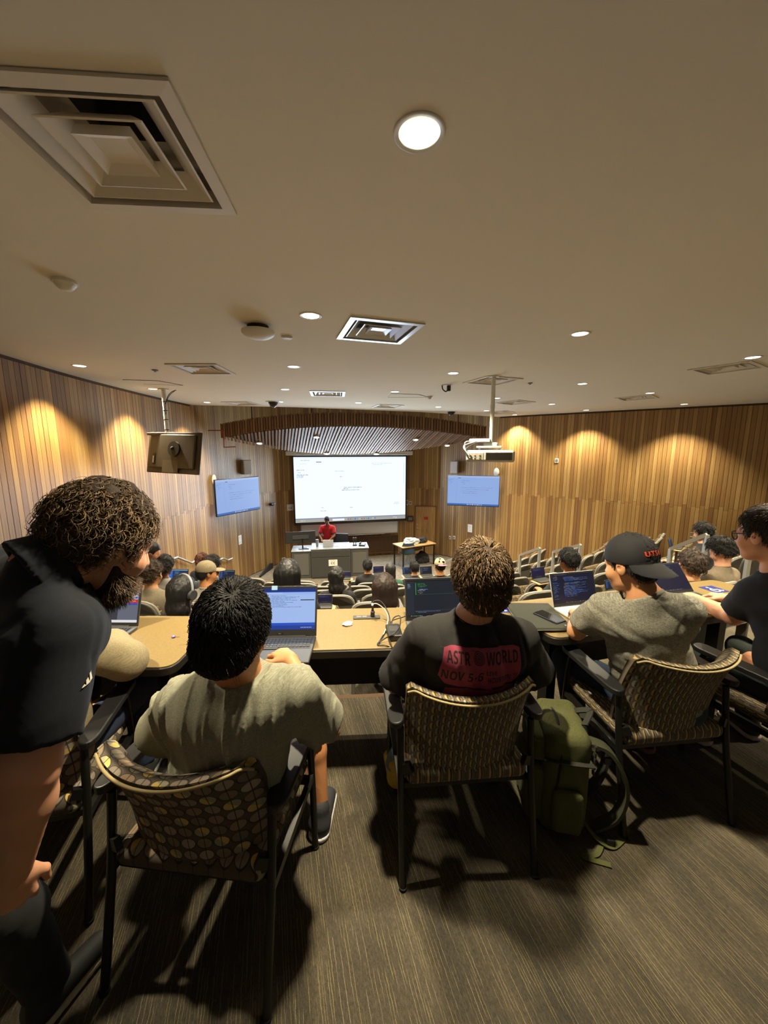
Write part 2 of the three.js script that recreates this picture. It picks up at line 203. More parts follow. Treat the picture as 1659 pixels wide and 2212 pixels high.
// ---------------------------------------------------------------- stage end: screens, wall fittings, lectern, side table
function onWall(px, py, line, off = 0.03) {
  const r = ray(px, py), d = [r.x, -r.z];
  for (let i = 0; i + 1 < line.length; i++) { const a = line[i], b = line[i + 1], e = [b[0] - a[0], b[1] - a[1]], den = d[0] * e[1] - d[1] * e[0]; if (Math.abs(den) < 1e-9) continue; const t = (a[0] * e[1] - a[1] * e[0]) / den, s = (a[0] * d[1] - a[1] * d[0]) / den; if (t > 0 && s >= 0 && s <= 1) { const L = Math.hypot(...e), n = [e[1] / L, -e[0] / L]; return { p: P(d[0] * t + n[0] * off, d[1] * t + n[1] * off, EYE + r.y * t), a: Math.atan2(n[0], -n[1]), t }; } }
  throw new Error('no wall at ' + px);
}
function quadFrame(pl, pr) { const d = pr.clone().sub(pl); return { c: pl.clone().add(pr).multiplyScalar(0.5), w: Math.hypot(d.x, d.z), a: Math.atan2(-d.z, d.x) }; }
function areaLight(parent, w, h, color, k, z = 0.03) { const l = new THREE.RectAreaLight(color, k, w, h); l.position.set(0, 0, z); l.lookAt(0, 0, z + 1); l.rotation.set(0, Math.PI, 0); parent.add(l); return l; }
function textLines(g, x, y, n, w, lh, cols, th = 2, gap = 0.25) { for (let i = 0; i < n; i++) { let cx = x + (rnd() < 0.4 ? rr(4, 26) : 0); const end = x + w * rr(0.3, 1); if (rnd() < gap) continue; while (cx < end) { const l = rr(6, 34); g.fillStyle = cols[Math.floor(rnd() * cols.length)]; g.fillRect(cx, y + i * lh, Math.min(l, end - cx), th); cx += l + rr(3, 7); } } }
seed = 41;
const screenPage = canvasTex(1024, 608, (g, w, h) => {
  g.fillStyle = '#fdfeff'; g.fillRect(0, 0, w, h); g.fillStyle = '#eef3fb'; g.fillRect(0, 0, w, 16); g.fillStyle = '#c9d6ea'; g.fillRect(1004, 60, 4, 200);
  g.fillStyle = '#8a94a8'; g.fillRect(196, 44, 46, 8); textLines(g, 60, 30, 1, 120, 8, ['#b8c0cc'], 5, 0); textLines(g, 30, 62, 1, 130, 8, ['#c9d0da'], 4, 0);
  textLines(g, 24, 96, 10, 110, 11, ['#9aa3b2', '#b9c2cf', '#7fa6d8'], 5); textLines(g, 360, 130, 1, 130, 10, ['#c2c7d0'], 4, 0); textLines(g, 390, 182, 1, 60, 10, ['#9aa2b0'], 5, 0);
  textLines(g, 420, 284, 3, 190, 12, ['#8d95a6', '#a8b0c0'], 5, 0); textLines(g, 700, 60, 2, 250, 14, ['#d2d8e2'], 4); textLines(g, 210, 470, 2, 70, 30, ['#9aa2b0'], 4, 0); textLines(g, 490, 476, 1, 40, 10, ['#9aa2b0'], 4, 0); textLines(g, 900, 440, 2, 100, 12, ['#b8c0cc'], 4, 0);
  g.fillStyle = '#7d86a8'; g.fillRect(0, 568, w, 8); g.fillStyle = '#a9a49a'; g.fillRect(0, 576, w, 32); g.fillStyle = '#f4f6fa'; g.fillRect(330, 582, 110, 18);
  const ic = ['#e0b64a', '#4a7fd0', '#d05a4a', '#56b06a', '#6a5ad0', '#40a8c8']; for (let i = 0; i < 14; i++) { g.fillStyle = ic[i % 6]; g.fillRect(450 + i * 21, 583, 12, 14); } textLines(g, 900, 586, 2, 100, 10, ['#e8e8e8'], 4, 0); textLines(g, 20, 588, 1, 90, 10, ['#e8d8b0'], 6, 0);
});
const tvPage = canvasTex(640, 384, (g, w, h) => { g.fillStyle = '#9dbcf6'; g.fillRect(0, 0, w, h); g.fillStyle = '#b4ccfa'; g.fillRect(0, 0, w, 22); g.fillStyle = '#8ba9e2'; g.fillRect(112, 30, 2, 310); g.fillStyle = '#41557f'; g.fillRect(130, 24, 34, 6); textLines(g, 10, 40, 7, 80, 12, ['#7d98cc', '#6a86ba'], 3); textLines(g, 176, 60, 3, 120, 22, ['#5b74a8'], 3, 0); textLines(g, 176, 150, 4, 420, 24, ['#64799f', '#7d98cc'], 3, 0); g.fillStyle = '#3f74c8'; g.fillRect(0, 362, w, 22); for (let i = 0; i < 9; i++) { g.fillStyle = ['#e8f0ff', '#9fd0ff', '#f0d080'][i % 3]; g.fillRect(250 + i * 22, 367, 11, 12); } });
{ // projection screen
  const wl = onWall(636, 1050, backLine, 0.0), wr = onWall(876, 1050, backLine, 0.0); const pl = atF(636, 1058, -wl.p.z - 0.22), pr = atF(876, 1055, -wr.p.z - 0.22), q = quadFrame(pl, pr);
  const top = atF(636, 987, -pl.z).y, bot = atF(640, 1130, -pl.z).y, h = top - bot; q.c.y = (top + bot) / 2;
  const o = thing('projection_screen', 'large bright projection screen showing a white desktop page', 'screen', q.c, q.a);
  part('border', [bx(q.w + 0.08, 0.05, 0.02, 0, h / 2 + 0.02, 0), bx(q.w + 0.08, 0.05, 0.02, 0, -h / 2 - 0.02, 0), bx(0.045, h + 0.06, 0.02, -q.w / 2 - 0.02, 0, 0), bx(0.045, h + 0.06, 0.02, q.w / 2 + 0.02, 0, 0), bx(q.w, h, 0.008, 0, 0, -0.012)], M.black, o);
  part('screen_surface', new THREE.PlaneGeometry(q.w, h), glow(screenPage, 1.06, new THREE.Color(0.9, 0.96, 1.0)), o, [0, 0, 0.004]);
  part('housing', rb(q.w + 0.5, 0.14, 0.14, 0.02, 0, h / 2 + 0.12, -0.02), M.whiteMetal, o); part('weight_bar', rb(q.w + 0.1, 0.05, 0.04, 0.012, 0, -h / 2 - 0.06, 0), M.blackPlastic, o);
  areaLight(o, q.w, h, SCREEN_COLOR, 11.5);
}
function wallTV(label, TL, TR, BR, BL, fl, fr, lineFor) {
  const pl = atF(TL[0], (TL[1] + BL[1]) / 2, fl), pr = atF(TR[0], (TR[1] + BR[1]) / 2, fr), q = quadFrame(pl, pr), h = ((BL[1] - TL[1]) * fl + (BR[1] - TR[1]) * fr) / 2 / FOC; q.c.y = (pl.y + pr.y) / 2;
  const o = thing('wall_television', label, 'television', q.c, q.a);
  part('housing', rb(q.w + 0.03, h + 0.03, 0.05, 0.012, 0, 0, -0.03), M.blackPlastic, o); part('screen', new THREE.PlaneGeometry(q.w, h - 0.01), glow(tvPage, 0.8), o, [0, 0.003, 0.0]);
  const w = onWall((TL[0] + TR[0]) / 2, 1060, lineFor, 0.02); const loc = o.worldToLocal(w.p.clone()); o.updateMatrixWorld(true); const lw = o.worldToLocal(w.p.clone());
  part('mount_arm', [beam([0, 0, -0.05], [lw.x, 0, lw.z], 0.06, 0.06), rb(0.3, 0.3, 0.03, 0.01, 0, 0, -0.07)], M.black, o);
  areaLight(o, q.w, h, new THREE.Color(0.55, 0.7, 1.0), 2.2); return o;
}
wallTV('flat television with a pale blue page beside the left wall handrail', [467, 1037], [560, 1030], [560, 1100], [468, 1116], 10.0, 11.4, leftLine);
wallTV('flat television with a pale blue page to the right of the door', [967, 1026], [1078, 1030], [1076, 1096], [967, 1090], 12.6, 12.15, rightLine);
for (const [x, y, line, l] of [[523, 1009, leftLine, 'grey wall loudspeaker above the television near the handrail'], [987, 1009, rightLine, 'grey wall loudspeaker above the television near the door']]) { const w = onWall(x, y, line, 0.14), o = thing('wall_loudspeaker', l, 'loudspeaker', w.p, w.a * 0.6); part('cabinet', rb(0.26, 0.43, 0.2, 0.015), mat('#a9a7a4', 0.6), o); part('grille', rb(0.23, 0.4, 0.02, 0.008, 0, 0, 0.1), mat('#cbc8c5', 0.75), o); part('bracket', bx(0.06, 0.1, 0.1, 0, 0, -0.12), M.black, o); }
for (const [x, y, line, l] of [[457, 1037, leftLine, 'white oval access point on the left wall beside the television'], [1075, 1020, rightLine, 'white oval access point under the ceiling projector']]) { const w = onWall(x, y, line, 0.075), o = thing('access_point', l, 'access point', w.p, w.a); const g = new THREE.SphereGeometry(1, 24, 16); g.scale(0.1, 0.14, 0.035); part('cover', g, M.white, o); part('base_plate', rb(0.12, 0.16, 0.03, 0.01, 0, 0, -0.015), M.grey, o); }
const ccTex = canvasTex(128, 100, (g, w, h) => { g.fillStyle = '#e9e7de'; g.fillRect(0, 0, w, h); g.fillStyle = '#2a2a2a'; g.font = 'bold 52px sans-serif'; g.textAlign = 'center'; g.fillText('CC', w / 2, 74); g.fillRect(20, 14, 86, 3); });
const noticeTex = canvasTex(96, 128, (g, w, h) => { g.fillStyle = '#e6e4de'; g.fillRect(0, 0, w, h); seed = 4; textLines(g, 12, 18, 9, 70, 11, ['#8c8c8c', '#a5a5a5'], 3, 0.1); });
M.cc = mat('#ffffff', 0.85, { map: ccTex }); M.notice = mat('#ffffff', 0.85, { map: noticeTex });
function sheet(name, label, cat, px, py, w, h, line, m) { const q = onWall(px, py, line, 0.026); return solo(name, label, cat, bx(w, h, 0.004), m, q.p, q.a); }
sheet('caption_sign', 'white paper sign reading CC on the wall beside the screen', 'sign', 627, 1096, 0.26, 0.22, backLine, M.cc);
sheet('paper_notice', 'white paper notice on the left wall below the television', 'notice', 517, 1166, 0.17, 0.28, leftLine, M.notice);
sheet('paper_notice', 'white paper notice on the right wall below the television', 'notice', 1016, 1141, 0.18, 0.28, rightLine, M.notice);
function wallBox(name, label, cat, px, py, w, h, d, line, m, face) { const q = onWall(px, py, line, 0.02 + d / 2), o = thing(name, label, cat, q.p, q.a); part('box', rb(w, h, d, 0.008), m, o); part('face_plate', face ?? rb(w * 0.7, h * 0.6, 0.006, 0.003, 0, 0, d / 2), M.grey, o); return o; }
wallBox('wall_switch', 'small white switch plate on the wall right of the screen', 'switch', 886, 1086, 0.11, 0.13, 0.025, backLine, M.white);
wallBox('wall_phone', 'narrow white intercom on the wall edge of the screen', 'intercom', 879, 1085, 0.08, 0.2, 0.05, backLine, M.white);
wallBox('wall_panel', 'black control box on the wall below the white switch', 'control box', 886, 1120, 0.22, 0.2, 0.06, backLine, M.blackPlastic);
wallBox('thermostat', 'small white thermostat high on the right plank wall', 'thermostat', 1203, 995, 0.1, 0.13, 0.03, rightLine, M.white);
wallBox('wall_outlet', 'white socket plate on the right wall beside its twin, nearer the door', 'socket', 973, 1161, 0.08, 0.12, 0.02, rightLine, M.white);
wallBox('wall_outlet', 'white socket plate on the right wall beside its twin, nearer the seats', 'socket', 982, 1161, 0.09, 0.12, 0.02, rightLine, M.white);
wallBox('wall_outlet', 'low white socket plate on the wall left of the lectern', 'socket', 612, 1207, 0.13, 0.09, 0.02, backLine, M.white);
{ const q = onWall(583, 1090, leftLine, 0.1), o = thing('wall_camera', 'small black camera on a bracket between television and screen', 'camera', q.p, q.a); part('camera_body', rb(0.2, 0.07, 0.1, 0.02, 0, 0.03, 0.02), M.blackPlastic, o); part('bracket', [bx(0.04, 0.03, 0.2, 0, -0.02, -0.02), bx(0.1, 0.12, 0.01, 0, -0.02, -0.075)], M.darkMetal, o); part('lens', cyl(0.02, 0.02, 0.02, 0, 0.03, 0.075, Math.PI / 2), M.black, o); }
{ const a = atF(484, 950, 9.95), b = atF(484, 966, 9.95), c = atF(509, 965, 10.1); a.y = atF(484, 930, 9.95).y; solo('sprinkler_pipe', 'thin red pipe bent under the left end of the canopy', 'pipe', [bar(a, b, 0.013), bar(b, c, 0.013), new THREE.SphereGeometry(0.015, 10, 8).translate(b.x, b.y, b.z), bar(a, P(-4.45, -a.z, a.y), 0.013)], mat('#8c2a22', 0.5)); }
{ // whiteboard and slatted grille under the screen
  const l = onWall(650, 1140, backLine, 0.05), r = onWall(858, 1140, backLine, 0.05), q = quadFrame(l.p, r.p), y1 = atF(650, 1122, -l.p.z).y, y0 = atF(650, 1160, -l.p.z).y;
  const o = thing('whiteboard', 'grey-white marker board below the projection screen', 'whiteboard', P(q.c.x, -q.c.z, (y0 + y1) / 2), q.a), h = y1 - y0;
  part('board', rb(q.w, h, 0.02, 0.004), mat('#dcdfe4', 0.2), o); part('frame', [bx(q.w + 0.04, 0.03, 0.03, 0, -h / 2, 0), bx(q.w + 0.04, 0.03, 0.03, 0, h / 2, 0), bx(0.03, h, 0.03, -q.w / 2, 0, 0), bx(0.03, h, 0.03, q.w / 2, 0, 0)], M.steel, o); part('pen_tray', rb(q.w * 0.6, 0.02, 0.07, 0.006, 0.2, -h / 2 - 0.01, 0.04), M.steel, o);
  const gl = onWall(745, 1180, backLine, 0.04), gr = onWall(859, 1180, backLine, 0.04), g = quadFrame(gl.p, gr.p), gy1 = atF(800, 1158, -g.c.z).y, gy0 = STAGE + 0.1, v = thing('air_grille', 'dark wooden slatted air grille low on the stage wall', 'grille', P(g.c.x, -g.c.z, gy0), g.a), gh = gy1 - gy0, sm0 = mat('#6f5236', 0.6, { map: grainTex });
  part('backing_board', bx(g.w, gh, 0.01, 0, gh / 2, -0.01), sm0, v); const sl = rb(0.022, gh, 0.03, 0.004), sm = mat('#6f5236', 0.6, { map: grainTex }); for (let x = -g.w / 2; x <= g.w / 2; x += 0.048) part('slat', sl, sm, v, [x, gh / 2, 0.01]); part('rail', [bx(g.w, 0.03, 0.04, 0, gh, 0.01), bx(g.w, 0.03, 0.04, 0, 0.01, 0.01)], sm, v);
}
{ // door right of the screen
  const l = onWall(896, 1150, backLine, 0.03), r = onWall(941, 1150, [...backLine, ...rightLine], 0.03), q = quadFrame(l.p, r.p), y1 = atF(918, 1094, -q.c.z).y, h = y1 - STAGE;
  const d = new THREE.Group(); d.name = 'door_1'; scene.add(d); d.position.set(q.c.x, STAGE, q.c.z); d.rotation.y = q.a; d.userData = { kind: 'structure', label: 'flush wooden stage door matching the planks', category: 'door' };
  part('door_leaf', rb(q.w - 0.05, h - 0.02, 0.04, 0.004, 0, h / 2, 0), mat('#c39b62', 0.5, { map: grainTex }), d); part('door_frame', [bx(0.03, h + 0.03, 0.05, -q.w / 2, h / 2, 0), bx(0.03, h + 0.03, 0.05, q.w / 2, h / 2, 0), bx(q.w + 0.03, 0.03, 0.05, 0, h + 0.01, 0)], mat('#6d4a2a', 0.6), d);
  part('door_handle', [cyl(0.025, 0.025, 0.02, -q.w / 2 + 0.09, 1.02, 0.03, Math.PI / 2), bar([-q.w / 2 + 0.09, 1.02, 0.05], [-q.w / 2 + 0.2, 1.02, 0.05], 0.01), cyl(0.022, 0.022, 0.015, -q.w / 2 + 0.09, 1.16, 0.026, Math.PI / 2)], M.steel, d);
  part('door_sign', bx(0.15, 0.1, 0.006, 0.02, atF(918, 1119, -q.c.z).y - STAGE, 0.024), mat('#b83630', 0.6, { map: canvasTex(96, 64, (g, w, hh) => { g.fillStyle = '#ffffff'; g.fillRect(0, 0, w, hh); g.fillStyle = '#c8332c'; g.fillRect(4, 4, w - 8, 24); g.fillRect(4, 36, w - 8, 24); g.fillStyle = '#f3e6e0'; g.fillRect(14, 13, 68, 5); g.fillRect(14, 45, 60, 5); }) }), d);
}
// lectern desk
const lecternPos = (() => { const p = onY(716, 1249, STAGE); return p; })();
{
  const o = thing('lectern_desk', 'long grey lectern desk with three cabinets on the stage', 'lectern', lecternPos, 8 * Math.PI / 180), gm = mat('#4d4d4a', 0.6), gd = mat('#3c3c3a', 0.6), tm = mat('#6f747a', 0.35), H = 0.95;
  part('centre_cabinet', rb(1.2, H - 0.04, 0.8, 0.01, 0, (H - 0.04) / 2, -0.4), gm, o); part('side_cabinet', rb(0.58, H - 0.1, 0.72, 0.01, -0.9, (H - 0.1) / 2, -0.45), gm, o); part('side_cabinet', rb(0.56, H - 0.06, 0.72, 0.01, 0.89, (H - 0.06) / 2, -0.45), gm, o);
  part('drawer_front', rb(1.16, 0.2, 0.02, 0.005, 0, H - 0.16, 0.005), gd, o); part('front_panel', rb(1.16, 0.62, 0.02, 0.005, 0, 0.36, 0.004), gd, o); for (const x of [-0.9, 0.89]) part('cabinet_door', rb(0.44, 0.66, 0.02, 0.005, x, 0.44, -0.085), mat('#5c5b57', 0.7), o);
  part('worktop', [rb(1.22, 0.03, 0.84, 0.008, 0, H - 0.02, -0.41), rb(0.62, 0.03, 0.76, 0.008, -0.9, H - 0.085, -0.45), rb(0.6, 0.03, 0.76, 0.008, 0.89, H - 0.045, -0.45)], tm, o); part('caption_sign', bx(0.27, 0.2, 0.004, 0.06, 0.5, 0.018), M.cc, o);
  o.updateMatrixWorld(true); const on = (x, y, z) => o.localToWorld(V3(x, y, z)), A = o.rotation.y;
  const mo = thing('desktop_monitor', 'wide black monitor seen from behind on the lectern', 'monitor', on(-0.88, H - 0.068, -0.42), A + 0.12); part('panel', rb(0.92, 0.36, 0.04, 0.012, -0.05, 0.36, -0.02, -0.25), M.blackPlastic, mo); part('stand', [bar([0, 0.015, 0.06], [0, 0.32, 0.02], 0.022), rb(0.26, 0.015, 0.2, 0.006, 0, 0.008, 0.06), bar([0, 0.02, 0.06], [0.18, 0.012, 0.16], 0.014)], M.darkMetal, mo); part('vent_panel', rb(0.5, 0.12, 0.02, 0.005, -0.05, 0.36, 0.01, -0.25), mat('#2b2b2b', 0.5), mo);
  const tu = thing('tumbler', 'grey steel tumbler standing on the lectern', 'tumbler', on(-0.42, H - 0.004, -0.35), 0); part('cup', new THREE.LatheGeometry([[0, 0], [0.036, 0], [0.042, 0.06], [0.05, 0.2], [0.048, 0.205]].map((p) => new THREE.Vector2(...p)), 20), mat('#8c9094', 0.3, { metalness: 0.6 }), tu); part('lid', cyl(0.05, 0.05, 0.02, 0, 0.21, 0), M.blackPlastic, tu);
  const lb = thing('lecturer_laptop', 'silver laptop open before the lecturer, back of its lid showing', 'laptop', on(-0.08, H - 0.004, -0.4), A); part('base', rb(0.32, 0.016, 0.22, 0.006, 0, 0.008, 0), M.whiteMetal, lb); part('lid', rb(0.32, 0.21, 0.01, 0.005, 0, 0.115, 0.12, 0.15), mat('#c3c6c9', 0.35, { metalness: 0.3 }), lb);
  solo('open_notebook', 'open white notebook lying on the lectern', 'notebook', [rb(0.13, 0.012, 0.19, 0.003, -0.066, 0.006, 0, 0, 0, -0.05), rb(0.13, 0.012, 0.19, 0.003, 0.066, 0.006, 0, 0, 0, 0.05)], M.paper, on(0.25, H - 0.002, -0.36), A + 0.1);
  solo('paper_card', 'small light card at the edge of the lectern', 'card', rb(0.16, 0.01, 0.12, 0.002), mat('#cfd3d6', 0.5), on(0.46, H + 0.004, -0.24), A - 0.2);
  for (const [dx, l] of [[0.73, 'black microphone on a stand at the lectern edge'], [0.8, 'black microphone beside the speaker phone on the lectern']]) { const m = thing('desk_microphone', l, 'microphone', on(dx, H - 0.028, -0.4), 0); part('stem', [cyl(0.035, 0.04, 0.03, 0, 0.015, 0), bar([0, 0.02, 0], [0, 0.2, 0.01], 0.012)], M.blackPlastic, m); part('head', new THREE.SphereGeometry(0.035, 14, 10).scale(1, 1.25, 1).translate(0, 0.23, 0.01), M.black, m); }
  const ph = thing('desk_phone', 'black desk phone on the lectern end', 'telephone', on(1.0, H - 0.028, -0.36), A - 0.3); part('body', rb(0.2, 0.05, 0.17, 0.015, 0, 0.03, 0, 0.15), M.blackPlastic, ph); part('handset', [bar([-0.07, 0.09, -0.08], [-0.07, 0.09, 0.07], 0.016), new THREE.SphereGeometry(0.025, 10, 8).translate(-0.07, 0.08, -0.08), new THREE.SphereGeometry(0.025, 10, 8).translate(-0.07, 0.08, 0.07)], M.black, ph);
  const oc = thing('office_chair', 'black office chair behind the lectern', 'chair', on(0.42, 0, -1.35), A + 2.8); part('backrest', rb(0.5, 0.62, 0.07, 0.03, 0, 0.86, -0.22, 0.1), M.black, oc); part('seat', rb(0.5, 0.08, 0.48, 0.03, 0, 0.48, 0), M.black, oc); part('column', cyl(0.03, 0.03, 0.4, 0, 0.25, 0), M.darkMetal, oc); part('armrest', [rb(0.06, 0.03, 0.26, 0.01, -0.28, 0.68, 0), bar([-0.28, 0.67, 0], [-0.26, 0.46, 0], 0.015)], M.black, oc); part('armrest', [rb(0.06, 0.03, 0.26, 0.01, 0.28, 0.68, 0), bar([0.28, 0.67, 0], [0.26, 0.46, 0], 0.015)], M.black, oc); part('star_base', [0, 1, 2, 3, 4].map((i) => beam([0, 0.07, 0], [0.3 * Math.sin(i * 1.257), 0.04, 0.3 * Math.cos(i * 1.257)], 0.04, 0.03)), M.darkMetal, oc); for (let i = 0; i < 5; i++) part('castor', cyl(0.028, 0.028, 0.03, 0.3 * Math.sin(i * 1.257), 0.028, 0.3 * Math.cos(i * 1.257), 0, Math.PI / 2), M.rubber, oc);
}
{ // side table with bags, shell chairs
  const c = P(1.05, 13.0, STAGE), A = 28 * Math.PI / 180, o = thing('side_table', 'oak-topped table with black legs beside the stage door', 'table', c, A), H = 0.76;
  part('tabletop', rb(1.35, 0.035, 0.7, 0.008, 0, H - 0.018, 0), mat('#c6a06a', 0.45, { map: grainTex }), o); for (const x of [-0.62, 0.62]) for (const z of [-0.3, 0.3]) part('leg', bx(0.04, H - 0.036, 0.04, x, (H - 0.036) / 2, z), M.darkMetal, o); part('apron', [bx(1.2, 0.04, 0.02, 0, H - 0.06, 0.3), bx(1.2, 0.04, 0.02, 0, H - 0.06, -0.3)], M.darkMetal, o);
  o.updateMatrixWorld(true); const on = (x, y, z) => o.localToWorld(V3(x, y, z));
  const lump = (w, h, d, k, s) => { const g = new THREE.IcosahedronGeometry(1, 4), p = g.attributes.position; for (let i = 0; i < p.count; i++) { const x = p.getX(i), y = p.getY(i), z = p.getZ(i), n = 1 + k * vnoise(x * 2.3 + s, y * 2.3, z * 2.3) + k * 0.6 * vnoise(x * 5 + s, y * 5, z * 5); p.setXYZ(i, x * w * n, Math.max(-0.35, y * n) * h + 0.35 * h, z * d * n); } g.computeVertexNormals(); return g; };
  solo('plastic_bag', 'crumpled grey and white plastic bag on the side table', 'bag', lump(0.3, 0.14, 0.2, 0.3, 3), mat('#a5a8ab', 0.4), on(-0.12, H, -0.02), A); solo('folded_jacket', 'dark jacket bundled on the side table', 'jacket', lump(0.24, 0.12, 0.18, 0.25, 8), mat('#17181c', 0.9), on(0.32, H, -0.05), A + 0.3);
  solo('backpack_bundle', 'black backpack slumped on the floor under the side table', 'backpack', lump(0.26, 0.3, 0.2, 0.2, 14), mat('#1c1b1b', 0.85), on(0.42, 0, -0.1), A);
  const shell = (x, z, turn, col, label) => { const s = thing('shell_chair', label, 'chair', on(x, 0, z), turn); const g = new THREE.PlaneGeometry(0.46, 0.86, 10, 16), p = g.attributes.position; for (let i = 0; i < p.count; i++) { const u = p.getX(i), v = p.getY(i) / 0.86 + 0.5, e = Math.abs(u) / 0.23; const w = u * (v > 0.9 ? 0.85 : 1); if (v < 0.52) p.setXYZ(i, w, 0.45 + 0.05 * e * e, 0.22 - v * 0.8); else { const q = (v - 0.52) / 0.48; p.setXYZ(i, w, 0.45 + 0.42 * q, -0.2 - 0.1 * q + 0.07 * e * e); } } g.computeVertexNormals(); part('shell', g, mat(col, 0.4), s); for (const [a, b] of [[-1, -1], [1, -1], [-1, 1], [1, 1]]) part('leg', bar([a * 0.13, 0.44, b * 0.12], [a * 0.22, 0, b * 0.22], 0.008), M.steel, s); return s; };
  shell(-0.35, 0.05, A + 2.9, '#2c4a62', 'blue shell chair with wire legs under the side table'); shell(0.2, -0.28, A + 3.3, '#4b3a2c', 'brown shell chair with wire legs behind the side table');
}
{ // wall handrail on the left, kerb guard
  const zz = [[365, 1207], [374, 1204], [405, 1216], [426, 1205], [433, 1207], [455, 1215], [474, 1206], [486, 1210], [495, 1206]].map(([x, y]) => onWall(x, y, leftLine, 0.09).p), o = thing('wall_handrail', 'zigzag steel handrail stepping down the left wall', 'handrail', P(0, 0, 0));
  part('rail', zz.slice(1).flatMap((b, i) => [bar(zz[i], b, 0.024), new THREE.SphereGeometry(0.024, 12, 8).translate(b.x, b.y, b.z)]), M.steel, o); for (const i of [1, 3, 6]) { const q = onWall([365, 374, 405, 426, 433, 455, 474, 486, 495][i], 1208, leftLine, 0.0); part('bracket', bar(zz[i], V3(q.p.x, zz[i].y - 0.06, q.p.z), 0.01), M.steel, o); }
  const a = onY(560, 1246, STAGE + 0.02), b = onY(587, 1226, STAGE + 0.02); solo('step_guard', 'black sloping guard at the foot of the left steps', 'guard', (() => { const d = Math.hypot(b.x - a.x, b.z - a.z), g = extr([[0, 0], [d, 0], [d, 0.16], [d * 0.8, 0.2], [0, 0.03]], 0.05); return g; })(), M.black, a, Math.atan2(-(b.z - a.z), b.x - a.x));
}
// ---------------------------------------------------------------- ceiling fittings
{ // projector
  const top = onY(1067, 812, CEIL), y = atF(1060, 985, -top.z).y - CEIL, o = thing('ceiling_projector', 'white projector hanging from a long ceiling pole', 'projector', top, -0.3);
  part('pole', [bar([0, 0, 0], [0, y + 0.16, 0], 0.03, 18), cyl(0.032, 0.032, 0.05, 0, y * 0.37, 0)], M.whiteMetal, o); part('ceiling_plate', cyl(0.07, 0.07, 0.015, 0, -0.008, 0), M.whiteMetal, o); part('mount_bracket', [rb(0.36, 0.03, 0.26, 0.008, -0.02, y + 0.13, 0), rb(0.2, 0.06, 0.16, 0.02, 0, y + 0.165, 0), bx(0.03, 0.06, 0.2, -0.16, y + 0.1, 0), bx(0.03, 0.06, 0.2, 0.12, y + 0.1, 0)], M.whiteMetal, o);
  part('signal_box', rb(0.3, 0.05, 0.16, 0.01, -0.16, y + 0.225, 0.02), M.white, o);
  const body = part('body', rb(0.68, 0.17, 0.46, 0.04, 0, y, 0, 0, 0, 0, 3), M.white, o); part('vent_grille', rb(0.36, 0.11, 0.012, 0.004, 0.12, y, 0.228), mat('#6b6353', 0.6), body); for (let i = 0; i < 9; i++) part('grille_bar', bx(0.35, 0.004, 0.006, 0.12, y - 0.045 + i * 0.0112, 0.236), mat('#3c382f', 0.6), body); part('port_panel', [rb(0.22, 0.1, 0.01, 0.003, -0.2, y, 0.228), ...[0, 1, 2, 3, 4, 5].map((i) => bx(0.02, 0.012, 0.012, -0.28 + (i % 3) * 0.07, y + (i > 2 ? 0.02 : -0.02), 0.232))], mat('#b9b6ab', 0.6), body); part('lens', cyl(0.07, 0.08, 0.07, 0.08, y, -0.25, Math.PI / 2), M.blackPlastic, o);
  part('cable', [tube([[-0.28, y + 0.22, 0.08], [-0.36, y + 0.2, 0.14], [-0.35, y + 0.08, 0.2], [-0.3, y, 0.24]], 0.006), tube([[-0.22, y + 0.21, 0.1], [-0.38, y + 0.14, 0.18], [-0.3, y + 0.02, 0.25]], 0.006)], M.white, o); part('cable', tube([[-0.2, y + 0.2, 0.1], [-0.34, y + 0.1, 0.2], [-0.24, y - 0.02, 0.245]], 0.006), M.black, o);
}
